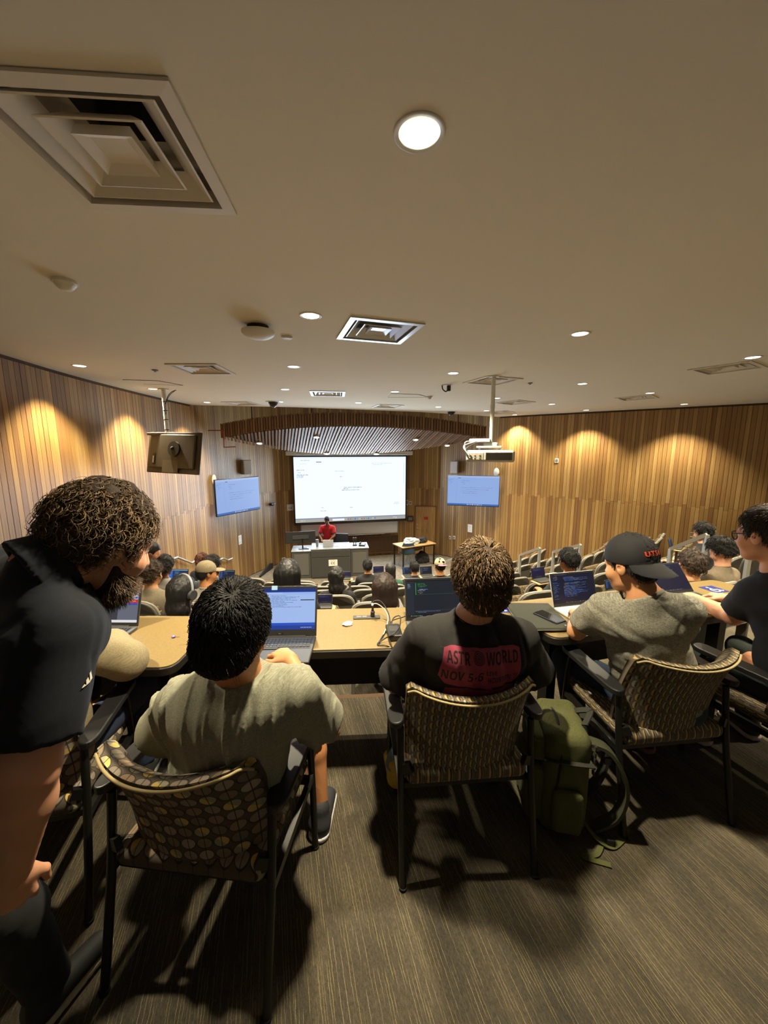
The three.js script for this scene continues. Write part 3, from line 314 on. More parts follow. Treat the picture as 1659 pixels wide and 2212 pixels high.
{ // hanging monitor seen from behind
  const top = onY(353, 840, CEIL), o = thing('ceiling_monitor', 'black monitor hung from a ceiling pole, its back to the room', 'monitor', top); o.updateMatrixWorld(true);
  const loc = (px, py, f) => atF(px, py, f).sub(top), pb = loc(361, 950, -top.z); pb.x = 0; pb.z = 0;
  part('pole', bar([0, 0, 0], pb, 0.035, 18), M.whiteMetal, o); for (const k of [0.25, 0.42, 0.6, 0.8]) part('cable_tie', cyl(0.038, 0.038, 0.012, 0, pb.y * k, 0), M.black, o); part('ceiling_plate', cyl(0.09, 0.09, 0.015, 0, -0.008, 0), M.whiteMetal, o);
  const f1 = 7.05, f0 = 6.62, tl = loc(326, 932, f1), tr = loc(438, 933, f0), br = loc(429, 1028, f0 - 0.12), bl = loc(323, 1018, f1 - 0.12), ex = tr.clone().sub(tl), w = ex.length(), ey = tl.clone().sub(bl), h = ey.length(); ex.normalize(); const ez = ex.clone().cross(ey.normalize()).normalize(), eyy = ez.clone().cross(ex), mtx = new THREE.Matrix4().makeBasis(ex, eyy, ez), cen = tl.clone().add(br).multiplyScalar(0.5);
  const pl = (name, geos, m) => { const g = merge(geos); g.applyMatrix4(mtx); g.translate(cen.x, cen.y, cen.z); return part(name, g, m, o); }, pm = mat('#3a352c', 0.5);
  pl('back_panel', [rb(w, h, 0.04, 0.012)], pm); pl('back_bulge', [rb(w * 0.86, h * 0.82, 0.05, 0.02, 0, 0.02, 0.035)], mat('#423c31', 0.5)); pl('port_bay', [rb(0.06, 0.2, 0.02, 0.004, -w * 0.32, -0.12, 0.058)], M.black); pl('connector', [rb(0.03, 0.12, 0.03, 0.004, -w * 0.32, -0.13, 0.066)], M.steel); pl('rating_label', [bx(w * 0.3, h * 0.3, 0.003, 0.0, -0.24, 0.061)], mat('#57503f', 0.6)); pl('vesa_plate', [cyl(0.13, 0.13, 0.03, 0.08, 0.06, 0.075, Math.PI / 2)], M.black);
  const vp = V3(0.08, 0.06, 0.1).applyMatrix4(mtx).add(cen), hub = pb.clone().add(V3(0.02, -0.1, 0)); part('mount_arm', [bar(hub, vp, 0.03), rb(0.16, 0.22, 0.12, 0.02, hub.x, hub.y, hub.z), bar(pb, hub, 0.035), rb(0.05, 0.3, 0.05, 0.01, hub.x, hub.y - 0.08, hub.z)], M.black, o);
  part('signal_box', rb(0.34, 0.045, 0.12, 0.008, -0.14, pb.y + 0.1, 0.03), mat('#6e6858', 0.6), o); part('cable', [tube([pb.clone().add(V3(0.02, 0.1, 0.04)), pb.clone().add(V3(0.16, 0.08, 0.05)), pb.clone().add(V3(0.2, -0.05, 0.05)), vp], 0.006)], mat('#7fae86', 0.5), o); part('cable', [tube([pb.clone().add(V3(0.04, 0.09, 0.04)), pb.clone().add(V3(0.22, 0.02, 0.06)), vp.clone().add(V3(0, -0.1, 0))], 0.006), tube([[0.02, pb.y * 0.5, 0.03], [0.06, pb.y * 0.2, 0.03], [0.14, -0.06, 0.02], [0.22, -0.02, 0]], 0.006), tube([[0.02, pb.y * 0.3, 0.03], [0.12, -0.1, 0.02], [0.2, -0.03, 0]], 0.005)], M.black, o);
}
{ // access point, detectors, cameras, sprinklers
  const ap = thing('ceiling_access_point', 'white domed access point on a black base in the ceiling', 'access point', onY(557, 704, CEIL)); part('base', cyl(0.09, 0.08, 0.05, 0, -0.026, 0), M.black, ap); part('cover', new THREE.SphereGeometry(0.14, 28, 12, 0, 6.29, 0, Math.PI / 2).scale(1, 0.42, 1).rotateX(Math.PI).translate(0, -0.05, 0), M.white, ap); part('cover_plate', cyl(0.14, 0.14, 0.012, 0, -0.048, 0), M.white, ap);
  const sd = thing('smoke_detector', 'white smoke detector alone on the ceiling', 'smoke detector', onY(140, 607, CEIL)); part('base', cyl(0.07, 0.07, 0.018, 0, -0.01, 0, 0, 0, 28), M.white, sd); part('sensor_head', new THREE.LatheGeometry([[0, -0.055], [0.03, -0.054], [0.045, -0.04], [0.06, -0.02], [0.06, -0.012]].map((p) => new THREE.Vector2(...p)), 28), M.white, sd); part('slot_ring', cyl(0.049, 0.049, 0.006, 0, -0.032, 0), M.grey, sd);
  solo('blank_disc', 'small white round cover plate on the ceiling', 'cover plate', [cyl(0.05, 0.05, 0.012, 0, -0.007, 0, 0, 0, 24), cyl(0.035, 0.042, 0.008, 0, -0.016, 0, 0, 0, 24)], M.white, onY(620, 727, CEIL));
  for (const [x, y, l] of [[590, 868, 'black dome camera on the ceiling near the left wall'], [975, 889, 'black dome camera on the ceiling near the projector']]) { const c = thing('dome_camera', l, 'camera', onY(x, y, CEIL)); part('mount', cyl(0.1, 0.1, 0.04, 0, -0.021, 0), M.black, c); part('dome', new THREE.SphereGeometry(0.085, 20, 10, 0, 6.29, 0, Math.PI / 2).rotateX(Math.PI).translate(0, -0.04, 0), mat('#3a3a3c', 0.15), c); part('collar', cyl(0.16, 0.16, 0.008, 0, -0.005, 0), M.whiteMetal, c); }
  const mc = thing('ceiling_microphone', 'small black camera drooping on a cable from the ceiling', 'camera', onY(963, 832, CEIL)); part('cable', tube([[-0.06, -0.004, 0], [-0.05, -0.06, 0], [0, -0.1, 0.0], [0.04, -0.08, 0]], 0.01), M.black, mc); part('lens_head', rb(0.06, 0.09, 0.06, 0.012, 0.05, -0.05, 0), M.black, mc); part('mount_plate', cyl(0.08, 0.08, 0.006, 0, -0.004, 0), M.white, mc);
  for (const [x, y] of [[335, 799], [1145, 827]]) { const s = thing('fire_sprinkler', 'tiny sprinkler cover in the ceiling', 'sprinkler', onY(x, y, CEIL), 0, 'ceiling sprinklers'); part('plate', cyl(0.035, 0.04, 0.008, 0, -0.005, 0), M.grey, s); part('deflector', cyl(0.015, 0.015, 0.02, 0, -0.018, 0), M.steel, s); }
  const ms = thing('motion_sensor', 'small white motion sensor on the ceiling ahead of the projector', 'sensor', onY(928, 856, CEIL)); part('base', cyl(0.05, 0.05, 0.02, 0, -0.011, 0), M.white, ms); part('eye', new THREE.SphereGeometry(0.035, 14, 8).translate(0, -0.025, 0), M.white, ms);
  for (const [q, l] of [[[[265, 820], [340, 822], [395, 832], [310, 829]], 'flush ceiling hatch beside the hanging monitor'], [[[845, 850], [905, 852], [925, 858], [838, 858]], 'flush ceiling hatch near the motion sensor']]) { const p = q.map(([x, y]) => onY(x, y, CEIL - 0.001)), o = thing('ceiling_hatch', l, 'hatch', P(0, 0, 0)); part('panel', (() => { const g = slab(p.map((v) => [v.x, -v.z]), CEIL - 0.004, CEIL - 0.0005); return g; })(), M.ceil, o); part('seam', p.slice(0, 3).map((a, i) => beam(a.clone().add(V3(0, -0.003, 0)), p[(i + 1) % 4].clone().add(V3(0, -0.003, 0)), 0.012, 0.004)), M.void, o); }
}
// ---------------------------------------------------------------- fabric, auditorium seats, aisle rails
seed = 61;
const fabricTex = canvasTex(512, 512, (g, w, h) => { // columns of split discs on a stem, 8 x 8 motifs
  g.fillStyle = '#4f463a'; g.fillRect(0, 0, w, h); const n = 8, s = w / n, tones = ['#b39a6a', '#9a8c7c', '#a9844e', '#8f8a72', '#b7a98a', '#86705a', '#a8997d', '#c0a45e'];
  for (let i = 0; i < 9000; i++) { g.fillStyle = rnd() < 0.5 ? 'rgba(0,0,0,0.10)' : 'rgba(255,240,210,0.06)'; g.fillRect(rnd() * w, rnd() * h, 2, 2); }
  for (let i = 0; i < n; i++) for (let j = 0; j < n; j++) { const x = (i + 0.5) * s, y = (j + 0.5 + (i % 2) * 0.0) * s, big = (i + j) % 2;
    g.strokeStyle = '#2a241c'; g.lineWidth = 4; g.beginPath(); g.ellipse(x, y, s * 0.47, s * 0.42, -0.5, 0, 7); g.stroke();
    if (big) { g.fillStyle = tones[(i * 3 + j * 5) % 8]; g.beginPath(); g.ellipse(x, y, s * 0.45, s * 0.4, -0.5, 0, 7); g.fill(); g.fillStyle = tones[(i * 5 + j * 3 + 2) % 8]; g.beginPath(); g.ellipse(x, y, s * 0.45, s * 0.4, -0.5, 1.4, 4.54); g.fill(); }
    else { g.fillStyle = ['#857a6c', '#6c6254', '#7b6a55'][(i + 2 * j) % 3]; g.beginPath(); g.ellipse(x, y, s * 0.43, s * 0.39, 0.4, 0, 7); g.fill(); } }
  g.strokeStyle = '#1d1914'; g.lineWidth = 2.5; for (let i = 0; i < n; i++) { g.beginPath(); g.moveTo((i + 0.5) * s, 0); g.lineTo((i + 0.5) * s, h); g.stroke(); }
});
fabricTex.wrapS = fabricTex.wrapT = THREE.RepeatWrapping;
const leafTex = canvasTex(256, 256, (g, w, h) => { g.fillStyle = '#564c3e'; g.fillRect(0, 0, w, h); const n = 6, s = w / n; for (let i = 0; i < n; i++) for (let j = 0; j < 4; j++) { const x = (i + 0.5) * s, y = (j + 0.5 + (i % 2) * 0.5) * h / 4; g.fillStyle = ['#9c8860', '#948c7c', '#a58c52', '#827962'][(i + j * 2) % 4]; g.beginPath(); g.ellipse(x, y % h, s * 0.4, h * 0.11, 0, 0, 7); g.fill(); g.fillStyle = '#3a3226'; g.beginPath(); g.ellipse(x + s * 0.16, y % h, s * 0.16, h * 0.1, 0, 0, 7); g.fill(); } g.strokeStyle = '#2c261c'; g.lineWidth = 2; for (let i = 0; i < n; i++) { g.beginPath(); g.moveTo((i + 0.5) * s, 0); g.lineTo((i + 0.5) * s, h); g.stroke(); } });
leafTex.wrapS = leafTex.wrapT = THREE.RepeatWrapping; leafTex.repeat.set(3.2, 2.2);
M.fabricBig = mat('#ffffff', 0.9, { map: fabricTex }); M.fabricLeaf = mat('#ffffff', 0.9, { map: leafTex });
M.seatShell = mat('#5a564d', 0.55); M.seatRim = mat('#8f8b82', 0.5); M.seatFabric = mat('#cfc4ae', 0.9, { map: leafTex });
// one folding seat: its back towards +z, facing -z
const SEAT_H = 0.9;
const seatParts = (() => {
  const sh = (w, y0, y1, arch) => { const s = new THREE.Shape(); s.moveTo(-w * 0.9, y0); s.lineTo(w * 0.9, y0); s.quadraticCurveTo(w, y0, w, y0 + 0.06); s.lineTo(w, y1 - arch); s.bezierCurveTo(w, y1 - 0.01, w * 0.55, y1, 0, y1); s.bezierCurveTo(-w * 0.55, y1, -w, y1 - 0.01, -w, y1 - arch); s.lineTo(-w, y0 + 0.06); s.quadraticCurveTo(-w, y0, -w * 0.9, y0); return s; };
  const bend = (g) => { const p = g.attributes.position; for (let i = 0; i < p.count; i++) { const x = p.getX(i), y = p.getY(i); p.setZ(i, p.getZ(i) - x * x * 0.9 + (y - 0.45) * 0.16); } g.computeVertexNormals(); return g; };
  const cut = (s, d, z, b = 0.006) => bend(new THREE.ExtrudeGeometry(s, { depth: d, bevelEnabled: true, bevelSize: b, bevelThickness: b, bevelSegments: 1, curveSegments: 9 }).translate(0, 0, z));
  return { back_shell: cut(sh(0.235, 0.36, SEAT_H - 0.012, 0.2), 0.016, 0.25), rim: cut(sh(0.245, 0.36, SEAT_H - 0.006, 0.2), 0.012, 0.228), cushion: cut(sh(0.225, 0.4, SEAT_H - 0.04, 0.18), 0.05, 0.172, 0.012), seat: rb(0.46, 0.08, 0.42, 0.035, 0, 0, 0, 0, 0, 0, 2).rotateX(1.15).translate(0, 0.55, 0.08), under: rb(0.42, 0.02, 0.38, 0.01, 0, 0, 0, 0, 0, 0, 1).rotateX(1.15).translate(0, 0.53, 0.035), arm: [rb(0.05, 0.03, 0.34, 0.012, 0, 0.64, 0.05, 0, 0, 0, 1), rb(0.035, 0.63, 0.1, 0.012, 0, 0.315, 0.12, 0, 0, 0, 1)] };
})();
seatParts.arm = merge(seatParts.arm);
function makeSeat() {
  const o = new THREE.Group(); part('back_shell', seatParts.back_shell, M.seatShell, o); part('rim', seatParts.rim, M.seatRim, o); part('back_cushion', seatParts.cushion, M.seatFabric, o); part('seat_cushion', seatParts.seat, M.seatFabric, o); part('seat_pan', seatParts.under, M.seatShell, o); part('armrest', seatParts.arm, M.seatShell, o, [-0.27, 0, 0]); part('armrest', seatParts.arm, M.seatShell, o, [0.27, 0, 0]); return o;
}
const seatProto = makeSeat();
// who sits where: [photo x, photo y of the head, row]
const SIT = { curly: [328, 1240, 1], afro: [355, 1224, 2], phones: [395, 1278, 0], cap: [447, 1237, 1], red: [437, 1212, 4], dark: [460, 1222, 2], longA: [623, 1243, 0], wavy: [727, 1246, 2], tee: [794, 1223, 5], girl: [843, 1231, 4], brown: [830, 1272, 0], short: [895, 1227, 5], pink: [950, 1222, 3], right: [1228, 1211, 1], beige: [1558, 1190, 0], far: [1518, 1150, 1], near: [1493, 1220, 0] };
for (const k in SIT) { const [px, py, row] = SIT[k], r = ray(px, py), u = [r.x, -r.z], R = ROWS[row].r - 0.13, a = u[0] ** 2 + u[1] ** 2, b = -2 * (u[0] * RC.x + u[1] * RC.f), c = RC.x ** 2 + RC.f ** 2 - R * R, t = (-b - Math.sqrt(b * b - 4 * a * c)) / 2 / a; const p = EYEP.clone().addScaledVector(r, t); SIT[k] = { head: p, row, deg: Math.atan2(p.x - RC.x, RC.f + p.z) * 57.2958, floor: ROWS[row].y }; }
const AISLE = [24.6, 28.9]; let seatCount = 0;
ROWS.forEach((row, k) => {
  const step = 0.565 / row.r * 57.2958, [a0, a1] = arcSpan(row.r, 0), lo = a0 + 1.15 / row.r * 57.3, hi = a1 - 0.5 / row.r * 57.3, fixed = Object.values(SIT).filter((s) => s.row === k).map((s) => s.deg).sort((a, b) => a - b);
  const fill = (from, to) => { const inr = fixed.filter((d) => d > from - step * 0.4 && d < to + step * 0.4), list = []; const pts = [from - step, ...inr, to + step]; for (let i = 0; i + 1 < pts.length; i++) { const gap = pts[i + 1] - pts[i], n = Math.max(0, Math.floor(gap / step + 0.12) - 1); for (let j = 1; j <= n; j++) list.push(pts[i] + gap * j / (n + 1)); } return [...inr, ...list]; };
  const degs = [...fill(lo, AISLE[0] - step * 0.55)]; if (hi > AISLE[1] + step * 0.6) degs.push(...fill(AISLE[1] + step * 0.55, hi));
  for (const d of degs) { const [x, f] = onArc(row.r - 0.1, d); if (Math.abs(x) > f * 1.08 + 0.3) continue; const s = seatProto.clone(); s.name = numbered('auditorium_seat'); scene.add(s); s.position.set(x, row.y, -f); s.rotation.y = d / 57.2958; const right = d > AISLE[1]; tag(s, right ? 'grey folding auditorium seat beyond the right aisle rails in row ' + ['one', 'two', 'three', 'four', 'five', 'six', 'seven'][k] : 'grey folding auditorium seat in row ' + ['one', 'two', 'three', 'four', 'five', 'six', 'seven'][k] + ' below the desks', 'seat', right ? 'folding seats beyond the right aisle in row ' + (k + 1) : 'folding seats of row ' + (k + 1)); seatCount++; }
});
console.log('seats', seatCount);
// aisle rails: grey square tube frames down the right aisle
function aisleRail(a, b, label) {
  const A = 26.6 / 57.2958, hit = ([px, py]) => { const r = ray(px, py), q = r.x / -r.z, rad = (q * RC.f - RC.x) / (Math.sin(A) + q * Math.cos(A)); const x = RC.x + rad * Math.sin(A), f = RC.f - rad * Math.cos(A); return { p: P(x, f, EYE + r.y * f / -r.z), rad }; }, f = (rad) => { for (const t of [...ROWS].reverse()) if (rad < t.r + 0.5) return t.y; return 0; };
  const h1 = hit(a), h2 = hit(b), o = thing('aisle_rail', label, 'handrail', P(0, 0, 0), 0, 'stair rails down the right aisle'), y = (h) => h.rad < ROWS[6].r - 0.45 ? STAGE : f(h.rad);
  part('top_rail', beam(h1.p, h2.p, 0.045, 0.05), M.railPaint ??= mat('#a7a59c', 0.4, { metalness: 0.3 }), o); part('post', beam(h1.p, V3(h1.p.x, y(h1), h1.p.z), 0.045, 0.045), M.railPaint, o); part('post', beam(h2.p, V3(h2.p.x, y(h2), h2.p.z), 0.045, 0.045), M.railPaint, o);
}
[[[951, 1217], [989, 1203]], [[1124, 1199], [1166, 1184]], [[1196, 1192], [1254, 1177]], [[1320, 1184], [1372, 1172]], [[1449, 1186], [1527, 1155]], [[1626, 1148], [1690, 1128]]].forEach(([a, b], i) => aisleRail(a, b, ['grey stair rail at the foot of the right aisle by the stage', 'grey stair rail second up from the stage in the right aisle', 'grey stair rail third up from the stage in the right aisle', 'grey stair rail beside the black cap in the right aisle', 'grey stair rail sloping past the student with the blue laptop', 'grey stair rail at the top of the right aisle'][i]));
// ---------------------------------------------------------------- rear desks and office chairs
seed = 71;
const lamTex = dataTex(256, 256, (x, y) => { const n = vnoise(x * 0.5, y * 0.5, 1) * 6 + (rnd() - 0.5) * 16; return [117 + n, 98 + n, 58 + n * 0.8]; });
lamTex.repeat.set(2.5, 2.5); M.laminate = mat('#ffffff', 0.58, { map: lamTex }); M.edge = mat('#1d1914', 0.5);
const DESK = 0.74;
function roundRect(w, d, r) { const s = new THREE.Shape(), x = -w / 2, y = -d / 2; s.moveTo(x + r, y); s.lineTo(x + w - r, y); s.quadraticCurveTo(x + w, y, x + w, y + r); s.lineTo(x + w, y + d - r); s.quadraticCurveTo(x + w, y + d, x + w - r, y + d); s.lineTo(x + r, y + d); s.quadraticCurveTo(x, y + d, x, y + d - r); s.lineTo(x, y + r); s.quadraticCurveTo(x, y, x + r, y); return s; }
function desk(label, cx, cf, w, d, deg) {
  const o = thing('classroom_desk', label, 'desk', P(cx, cf, 0), deg * Math.PI / 180);
  part('tabletop', new THREE.ExtrudeGeometry(roundRect(w - 0.012, d - 0.012, 0.07), { depth: 0.004, bevelEnabled: false }).rotateX(-Math.PI / 2).translate(0, DESK - 0.004, 0), M.laminate, o);
  part('edge_band', new THREE.ExtrudeGeometry(roundRect(w - 0.01, d - 0.01, 0.07), { depth: 0.03, bevelEnabled: true, bevelSize: 0.006, bevelThickness: 0.005, bevelSegments: 3 }).rotateX(-Math.PI / 2).translate(0, DESK - 0.04, 0), M.edge, o);
  part('modesty_panel', bx(w - 0.2, 0.42, 0.02, 0, DESK - 0.26, -d / 2 + 0.05), M.black, o); part('under_rail', bx(w - 0.3, 0.05, 0.06, 0, DESK - 0.07, 0), M.black, o);
  for (const s of [-1, 1]) { part('leg', [bx(0.06, DESK - 0.06, 0.08, s * (w / 2 - 0.22), (DESK - 0.06) / 2, -0.05), bx(0.06, 0.04, d * 0.86, s * (w / 2 - 0.22), DESK - 0.06, 0)], M.darkMetal, o); part('foot', rb(0.07, 0.035, d * 0.9, 0.012, s * (w / 2 - 0.22), 0.018, 0), M.darkMetal, o); }
  return o;
}
const deskL = desk('beige laminate desk under the curly-haired man', -1.83, 1.86, 1.77, 0.55, 0);
const deskM = desk('beige laminate desk with the power socket and charger', -0.06, 2.0, 1.66, 0.5, 3.2);
const deskR = desk('beige laminate desk carrying the white laptop and tablet sleeve', 1.68, 2.315, 1.8, 0.5, 14.5);
// patterned guest chair facing -z, origin on the floor midway between its rear feet
function backGeo(W, y0, y1, T) { // closed curved cushion, ends swept forward
  const nu = 28, nv = 18, v = [], uv = [], id = []; const half = W / 2;
  const prof = (u, k) => { const e = Math.abs(u), low = y0 + (e > 0.52 ? 0 : 0.055 * Math.min(1, (0.52 - e) / 0.05)), top = y1 + 0.018 * e * e - (e > 0.93 ? (e - 0.93) * 0.35 : 0); return low + (top - low) * k; };
  for (let s = 0; s < 2; s++) for (let j = 0; j <= nv; j++) for (let i = 0; i <= nu; i++) { const u = i / nu * 2 - 1, k = j / nv, y = prof(u, k), sw = -0.085 * u * u - 0.02 * u ** 4, lean = 0.11 * k * k, edge = Math.min(1, (1 - Math.abs(u)) * 7 + 0.18, (1 - k) * 6 + 0.2, k * 8 + 0.2), th = T * Math.sqrt(edge) * (k > 0.8 ? 1 + (k - 0.8) * 1.4 : 1); v.push(u * half * (1 - 0.05 * (1 - k)), y, sw + lean + (s ? 0.012 * edge : -th)); uv.push(u * half / 0.4, (s ? y : 2 * y1 + T - y) / 0.4); }
  const R = nu + 1, O = R * (nv + 1); for (let s = 0; s < 2; s++) for (let j = 0; j < nv; j++) for (let i = 0; i < nu; i++) { const a = s * O + j * R + i, q = [a, a + 1, a + R + 1, a, a + R + 1, a + R]; id.push(...(s ? q : q.reverse())); }
  const stitch = (a, b) => id.push(a, b, b + O, a, b + O, a + O); for (let i = 0; i < nu; i++) { stitch(i + 1, i); stitch(nv * R + i, nv * R + i + 1); } for (let j = 0; j < nv; j++) { stitch(j * R, (j + 1) * R); stitch((j + 1) * R + nu, j * R + nu); }
  const g = new THREE.BufferGeometry(); g.setAttribute('position', new THREE.Float32BufferAttribute(v, 3)); g.setAttribute('uv', new THREE.Float32BufferAttribute(uv, 2)); g.setIndex(id); g.computeVertexNormals();
  const pipe = []; for (let i = 0; i <= 20; i++) { const u = i / 10 - 1, y = prof(u * 0.99, 1) - 0.008; pipe.push(V3(u * half * 0.985, y, -0.085 * u * u - 0.02 * u ** 4 + 0.11 + 0.012)); } g.userData.pipe = pipe; return g;
}
const chairBack = backGeo(0.5, 0.38, 0.815, 0.055), chairPipe = tube(chairBack.userData.pipe, 0.0048, 90, 6);
const chairSeat = (() => { const g = rb(0.5, 0.075, 0.5, 0.035, 0, 0, 0, 0, 0, 0, 4), p = g.attributes.position, uv = g.attributes.uv; for (let i = 0; i < p.count; i++) uv.setXY(i, p.getX(i) / 0.4 + (Math.abs(p.getX(i)) > 0.24 ? p.getY(i) * 2 : 0), p.getZ(i) / 0.4); return g; })();
const armGeo = (s) => { const sh = new THREE.Shape(); sh.moveTo(-0.03, -0.16); sh.quadraticCurveTo(-0.035, -0.22, 0, -0.22); sh.quadraticCurveTo(0.035, -0.22, 0.03, -0.16); sh.lineTo(0.028, 0.12); sh.quadraticCurveTo(0.03, 0.2, 0.0, 0.2); sh.quadraticCurveTo(-0.03, 0.2, -0.028, 0.12); return new THREE.ExtrudeGeometry(sh, { depth: 0.016, bevelEnabled: true, bevelSize: 0.006, bevelThickness: 0.006, bevelSegments: 3, curveSegments: 8 }).rotateX(Math.PI / 2).rotateZ(-0.1 * s); };
function guestChair(label, x, f, deg, fabric) {
  const o = thing('guest_chair', label, 'chair', P(x, f, 0), deg * Math.PI / 180);
  part('backrest', chairBack, fabric, o, [0, 0, -0.06]); part('piping', chairPipe, M.pipe ??= mat('#93835c', 0.85), o, [0, 0, -0.06]); part('seat', chairSeat, fabric, o, [0, 0.42, -0.3]);
  for (const s of [-1, 1]) { const X = s * 0.268;
    part('rear_leg', [tube([[X, 0.0, 0.015], [X, 0.2, -0.03], [X, 0.4, -0.07], [X, 0.62, -0.1]], 0.014, 20, 10)], M.darkMetal, o); part('front_leg', [tube([[X, 0.0, -0.5], [X, 0.3, -0.49], [X, 0.55, -0.47], [X * 1.02, 0.635, -0.44]], 0.014, 20, 10)], M.darkMetal, o);
    part('armrest', armGeo(s), M.blackPlastic, o, [X * 1.06, 0.655, -0.27]); part('foot_glide', [cyl(0.016, 0.016, 0.012, X, 0.006, 0.015), cyl(0.016, 0.016, 0.012, X, 0.006, -0.5)], M.rubber, o); part('side_rail', [beam([X, 0.37, -0.06], [X, 0.37, -0.49], 0.02, 0.03), beam([X, 0.45, -0.08], [X * 0.85, 0.47, -0.06], 0.02, 0.04)], M.darkMetal, o); }
  for (const z of [-0.1, -0.47]) part('cross_rail', beam([-0.26, 0.36, z], [0.26, 0.36, z], 0.025, 0.025), M.darkMetal, o);
  return o;
}
guestChair('patterned office chair of the man in the olive T-shirt', -0.62, 0.95, -6.5, M.fabricBig);
guestChair('patterned office chair of the man with the red back print', 0.34, 1.295, 5, M.fabricLeaf);
guestChair('patterned office chair of the man in the backward cap', 1.33, 1.505, 6.5, M.fabricLeaf);
guestChair('patterned office chair half hidden behind the curly-haired man', -1.34, 1.1, 14, M.fabricBig);
guestChair('patterned office chair of the man with black glasses', 2.12, 1.58, 18, M.fabricLeaf);
// ---------------------------------------------------------------- laptops
const codeTex = (w, h, bg, side, cols, o = {}) => canvasTex(w, h, (g) => { g.fillStyle = bg; g.fillRect(0, 0, w, h); if (side) { g.fillStyle = side; g.fillRect(0, 0, w * 0.2, h); textLines(g, 8, 24, Math.floor(h / 14), w * 0.16, 12, cols, 3); } g.fillStyle = o.top ?? '#20242e'; g.fillRect(0, 0, w, 12); textLines(g, 20, 4, 1, w * 0.5, 8, ['#8d95a8'], 3, 0); textLines(g, w * (side ? 0.26 : 0.08), 30, o.n ?? Math.floor(h / 11) - 6, w * (o.wide ?? 0.5), 10, cols, 3, 0.2); if (o.bar) { g.fillStyle = o.bar; g.fillRect(0, h - 16, w, 16); for (let i = 0; i < 12; i++) { g.fillStyle = ['#e8b13a', '#3aa0e8', '#e85a4a', '#d8dce6', '#58c070'][i % 5]; g.fillRect(w * 0.28 + i * w * 0.04, h - 12, 7, 8); } } });
seed = 83;
const SCR = {
  term: canvasTex(640, 400, (g, w, h) => { g.fillStyle = '#2356c8'; g.fillRect(0, 0, w, h); g.fillStyle = '#a9c6fb'; g.fillRect(0, 40, w, 295); g.fillStyle = '#bcd3fd'; g.fillRect(0, 40, 330, 14); g.fillStyle = '#7ea6ee'; g.fillRect(0, 54, w, 3); g.fillStyle = '#8fb2f2'; g.fillRect(214, 60, 3, 275); g.fillStyle = '#15317e'; g.fillRect(0, 0, w, 34); g.fillStyle = '#4f78c4'; g.font = '9px sans-serif'; textLines(g, 226, 72, 11, 300, 11, ['#3d5a92', '#51709f', '#2f4a80'], 3, 0.05); g.fillStyle = '#10131c'; g.fillRect(500, 112, 130, 8); g.fillStyle = '#1d3f9c'; g.fillRect(0, 360, w, 40); for (let i = 0; i < 7; i++) { g.fillStyle = '#cfe0ff'; g.fillRect(510 + i * 15, 376, 7, 8); } }),
  editor: canvasTex(640, 400, (g, w, h) => { g.fillStyle = '#1b2430'; g.fillRect(0, 0, w, h); g.fillStyle = '#232d3b'; g.fillRect(0, 0, 78, h); g.fillStyle = '#10161f'; g.fillRect(0, 0, w, 14); textLines(g, 12, 40, 6, 50, 9, ['#9fb0c0', '#6f8294'], 4, 0); g.fillStyle = '#39b54a'; g.fillRect(96, 30, 6, 130); textLines(g, 120, 36, 4, 160, 12, ['#46c35a', '#3fa050'], 3, 0.1); textLines(g, 120, 100, 2, 120, 12, ['#c9d4e0', '#7fa8d8'], 5, 0); textLines(g, 120, 130, 2, 70, 12, ['#c98a8a'], 3, 0); g.fillStyle = '#2e7d3c'; g.fillRect(104, 156, 400, 2); g.fillStyle = '#3a4656'; g.fillRect(84, 330, w - 100, 3); textLines(g, 90, 340, 2, 300, 10, ['#8fa0b4'], 3, 0); g.fillStyle = '#0f141c'; g.fillRect(0, 376, w, 24); for (let i = 0; i < 8; i++) { g.fillStyle = ['#e8b13a', '#3aa0e8', '#58c070'][i % 3]; g.fillRect(40 + i * 16, 384, 8, 8); } }),
  blue: codeTex(640, 400, '#0a1330', '#0c1430', ['#3f7be0', '#5a92f0', '#8fb2e8', '#c0a060', '#2f5fc0'], { bar: '#0a0e1c', wide: 0.62, top: '#0b1024' }),
  purple: codeTex(512, 320, '#141338', null, ['#5c64c0', '#7f86d8', '#9aa0e0'], { n: 6, bar: '#1c1c40', wide: 0.7, top: '#1c1c46' }),
  mac: canvasTex(512, 330, (g, w, h) => { g.fillStyle = '#c8cdd6'; g.fillRect(0, 0, w, h); g.fillStyle = '#eef2f8'; g.fillRect(0, 0, w, 44); g.fillStyle = '#8fd0a0'; g.fillRect(380, 20, 100, 12); textLines(g, 30, 10, 3, 420, 12, ['#8c96a8'], 4, 0); g.fillStyle = '#3a3d48'; g.fillRect(0, 44, 330, 262); g.fillStyle = '#6a6f80'; g.fillRect(330, 44, 182, 262); g.fillStyle = '#dfe6f2'; g.fillRect(340, 54, 164, 60); g.fillStyle = '#2c50c0'; for (let i = 0; i < 16; i++) g.fillRect(342 + rnd() * 140, 56 + rnd() * 50, 22, 9); g.fillStyle = '#d8302c'; g.fillRect(340, 114, 164, 34); g.fillStyle = '#f2b8b0'; g.fillRect(356, 126, 130, 8); g.fillStyle = '#2c50c0'; g.fillRect(340, 150, 164, 16); g.fillStyle = '#f4f6fa'; g.fillRect(0, 306, w, 24); }),
  dark: codeTex(384, 240, '#121a2e', '#182440', ['#5b86c8', '#7fa0d0', '#b08f5a', '#6fb080'], { n: 12, top: '#1a2440' }),
  cyan: codeTex(384, 240, '#16304e', '#1f58b0', ['#5fb0e8', '#90c8f0', '#d0d8e8'], { n: 9, top: '#8cc4f4' }),
};
